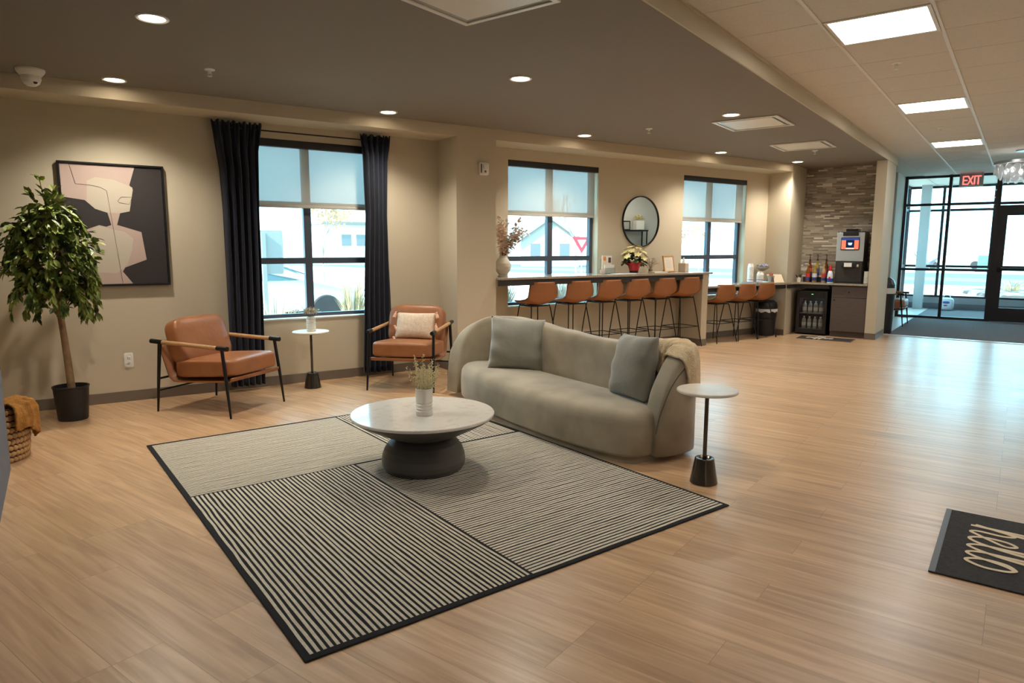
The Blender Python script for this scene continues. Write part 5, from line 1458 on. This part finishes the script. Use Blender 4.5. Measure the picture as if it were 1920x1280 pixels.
# house with a gable, beyond the bar window
t = thing('house', 'pale gabled house across the street, seen through the bar window', 'house', (33.9, 45, GZ), R(-35))
b = new(); prism(b, [(-2.4, 0), (2.4, 0), (2.4, 8), (-2.4, 8)], 0, 2.4)
v = [b.verts.new(p) for p in ((-2.4, 0, 2.4), (2.4, 0, 2.4), (0, 0, 4.0), (-2.4, 8, 2.4), (2.4, 8, 2.4), (0, 8, 4.0))]
b.faces.new((v[0], v[1], v[2])); b.faces.new((v[3], v[5], v[4])); obj('walls', b, mat('siding', (176, 170, 160), .8), t)
RF = mat('roof_shingle', (120, 112, 106), .9)
for s in (-1, 1):
    b = new(); vs = [b.verts.new(p) for p in ((s * 2.9, -.5, 2.1), (0, -.5, 4.12), (0, 8.5, 4.12), (s * 2.9, 8.5, 2.1))]; b.faces.new(vs); obj('roof', b, RF, t, solid=.2)
for x in (-1.2, 1.2):
    b = new(); box(b, x - .4, x + .4, -.04, .0, .9, 1.9); obj('window', b, mat('house_pane', (90, 100, 110), .2), t)
t = thing('building', 'long pale building far off, seen through the curtained window', 'building', (20, 60, GZ))
b = new(); box(b, 0, 14, 0, 6, 0, 3.6); obj('walls', b, mat('pale_render', (206, 200, 190), .8), t)
b = new(); box(b, -.3, 14.3, -.3, 6.3, 3.6, 3.85); obj('roof', b, RF, t)
for x in (1.6, 3.0, 6, 9):
    b = new(); box(b, x, x + .9, -.05, 0, 1.7, 2.7); obj('window', b, mat('far_pane', (110, 112, 112), .3), t)
# bare trees
def bare_tree(label, loc, h, seed, leaves=0):
    jr = random.Random(seed); b = new(); bl2 = new()
    t = thing('bare_tree', label, 'tree', loc, 0, 'bare trees outside')
    def grow(p, d, l, r, dep):
        q = p + d * l
        tube(b, [p, p + d * l * .5 + Vector((jr.uniform(-1, 1), jr.uniform(-1, 1), 0)) * l * .04, q], [r, r * .85, r * .65], 6)
        if dep == 0:
            for k in range(leaves): leaf(bl2, q + Vector((jr.uniform(-.2, .2), jr.uniform(-.2, .2), jr.uniform(-.2, .2))), Vector((jr.uniform(-1, 1), jr.uniform(-1, 1), -1)), Vector((0, 1, .3)), .13, .08)
            return
        for k in range(3):
            n_ = (d + Vector((jr.uniform(-1, 1), jr.uniform(-1, 1), jr.uniform(-.1, .5))) * .7).normalized(); grow(q, n_, l * .66, r * .6, dep - 1)
    grow(Vector((0, 0, 0)), Vector((0, 0, 1)), h * .36, h * .012, 4)
    obj('branches', b, mat('grey_bark', (120, 110, 102), .9) if 'grey_bark' not in bpy.data.materials else bpy.data.materials['grey_bark'], t)
    if leaves: o = obj('leaves', bl2, mat('dry_leaf', (150, 120, 84), .8), t); o['kind'] = 'stuff'
bare_tree('small tree with a few dry leaves outside the curtained window', (8.6, 26, GZ), 3.4, 4, 2)
bare_tree('bare tree behind the yield sign outside the bar window', (24.5, 30, GZ), 5.2, 8)
bare_tree('small bare tree outside the far window', (22, 19, GZ), 2.6, 9, 1)
# cars
GLZ = mat('car_glass', (60, 84, 90), .1)
TYRE = mat('tyre', (36, 36, 38), .8)
def car(label, loc, rz, col, L_=4.5, H=1.42):
    t = thing('car', label, 'car', loc, rz, 'cars parked outside')
    prof = [(-L_ / 2, .35), (-L_ / 2, .72), (-L_ / 2 + .1, .86), (-L_ / 2 + .5, .92), (-L_ / 2 + .95, H - .06), (-.5, H), (.35, H - .03), (1.15, .95), (L_ / 2 - .35, .84), (L_ / 2, .66), (L_ / 2, .32)]
    b = new(); vs = [[b.verts.new((x, y * (.86 if z > .95 else 1), z)) for x, z in prof] for y in (-.88, .88)]
    b.faces.new(vs[0][::-1]); b.faces.new(vs[1])
    for i in range(len(prof)): j = (i + 1) % len(prof); b.faces.new((vs[0][i], vs[0][j], vs[1][j], vs[1][i]))
    obj('body', b, mat('car_paint', col, .3, coat=.5), t, bevel=.05)
    for x0, x1 in ((-1.45, -.42), (-.34, .85)):
        for s in (-1, 1):
            b = new(); q = [(x0 + (.2 if x0 < -1 else 0), .95), (x1 + (.18 if x1 > 0 else 0), .95), (x1 - (.22 if x1 > 0 else 0), H - .1), (x0 + (.38 if x0 < -1 else 0), H - .1)]
            f_ = [b.verts.new((x, s * (.84 if z < 1 else .765), z)) for x, z in q]; b.faces.new(f_); obj('side_window', b, GLZ, t, solid=.01)
    b = new(); f_ = [b.verts.new(p) for p in ((1.17, -.7, .99), (1.17, .7, .99), (.45, .64, H - .05), (.45, -.64, H - .05))]; b.faces.new(f_); obj('windscreen', b, GLZ, t, solid=.02)
    b = new(); f_ = [b.verts.new(p) for p in ((-L_ / 2 + .55, -.7, .97), (-L_ / 2 + .55, .7, .97), (-L_ / 2 + .92, .64, H - .1), (-L_ / 2 + .92, -.64, H - .1))]; b.faces.new(f_); obj('rear_window', b, GLZ, t, solid=.02)
    for x in (-L_ * .31, L_ * .31):
        for s in (-1, 1):
            b = new(); lathe(b, [(0, -.09), (.2, -.1), (.3, -.1), (.32, -.07), (.32, .07), (.3, .1), (.2, .1), (0, .09)], 24)
            for v in b.verts: v.co = Vector((x + v.co.x, s * .82 + v.co.z, .32 + v.co.y))
            w = obj('wheel', b, TYRE, t, smooth=True)
    for s in (-1, 1):
        b = new(); box(b, -L_ / 2 - .01, -L_ / 2 + .06, s * .72 - .12, s * .72 + .12, .68, .8); obj('tail_light', b, 'redp', t)
    return t
car('white car parked across the road, seen through the glass entrance', fb(64, 4.3, GZ), BA + PI / 2, (226, 226, 226))
car('silver car parked close outside the curtained window, behind the road sign', (3.05, 14.2, GZ), R(4), (176, 186, 190), 4.4, 1.3)
t = thing('utility_box', 'green utility cabinet by the road, left of the glass door', 'utility box', fb(54, 2.0, GZ), BA)
b = new(); box(b, -.35, .35, -.35, .35, .1, 1.15); obj('cabinet', b, mat('utility_green', (70, 104, 100), .6), t, bevel=.03)
b = new(); box(b, -.45, .45, -.45, .45, 0, .1); obj('base', b, mat('pad_concrete', (110, 112, 110), .9), t)
t = thing('shrub', 'bare twiggy shrub by the road, seen through the glass entrance', 'shrub', fb(56, 5.4, GZ))
b = new()
for k in range(160):
    a = rnd.uniform(0, 6.28); l_ = rnd.uniform(.5, 1.2); tube(b, [(0, 0, .1), (.5 * l_ * math.cos(a), .5 * l_ * math.sin(a), l_ * .7), (.8 * l_ * math.cos(a + .4), .8 * l_ * math.sin(a + .4), l_ * 1.15)], .012, 4)
o = obj('twigs', b, mat('twig', (112, 116, 128), .9), t); o['kind'] = 'stuff'
for k, (x, y, lab) in enumerate(((28.6, -1.4, 'pale grass clump at the middle of the planted island outside the entrance'), (29.6, .2, 'pale grass clump at the tip of the planted island outside the entrance'), (28.2, -3.2, 'pale grass clump behind the glass door on the planted island'))):
    grass(lab, fb(x, y, GZ + .11), .45, .6, 150, 'grass clumps on the island')
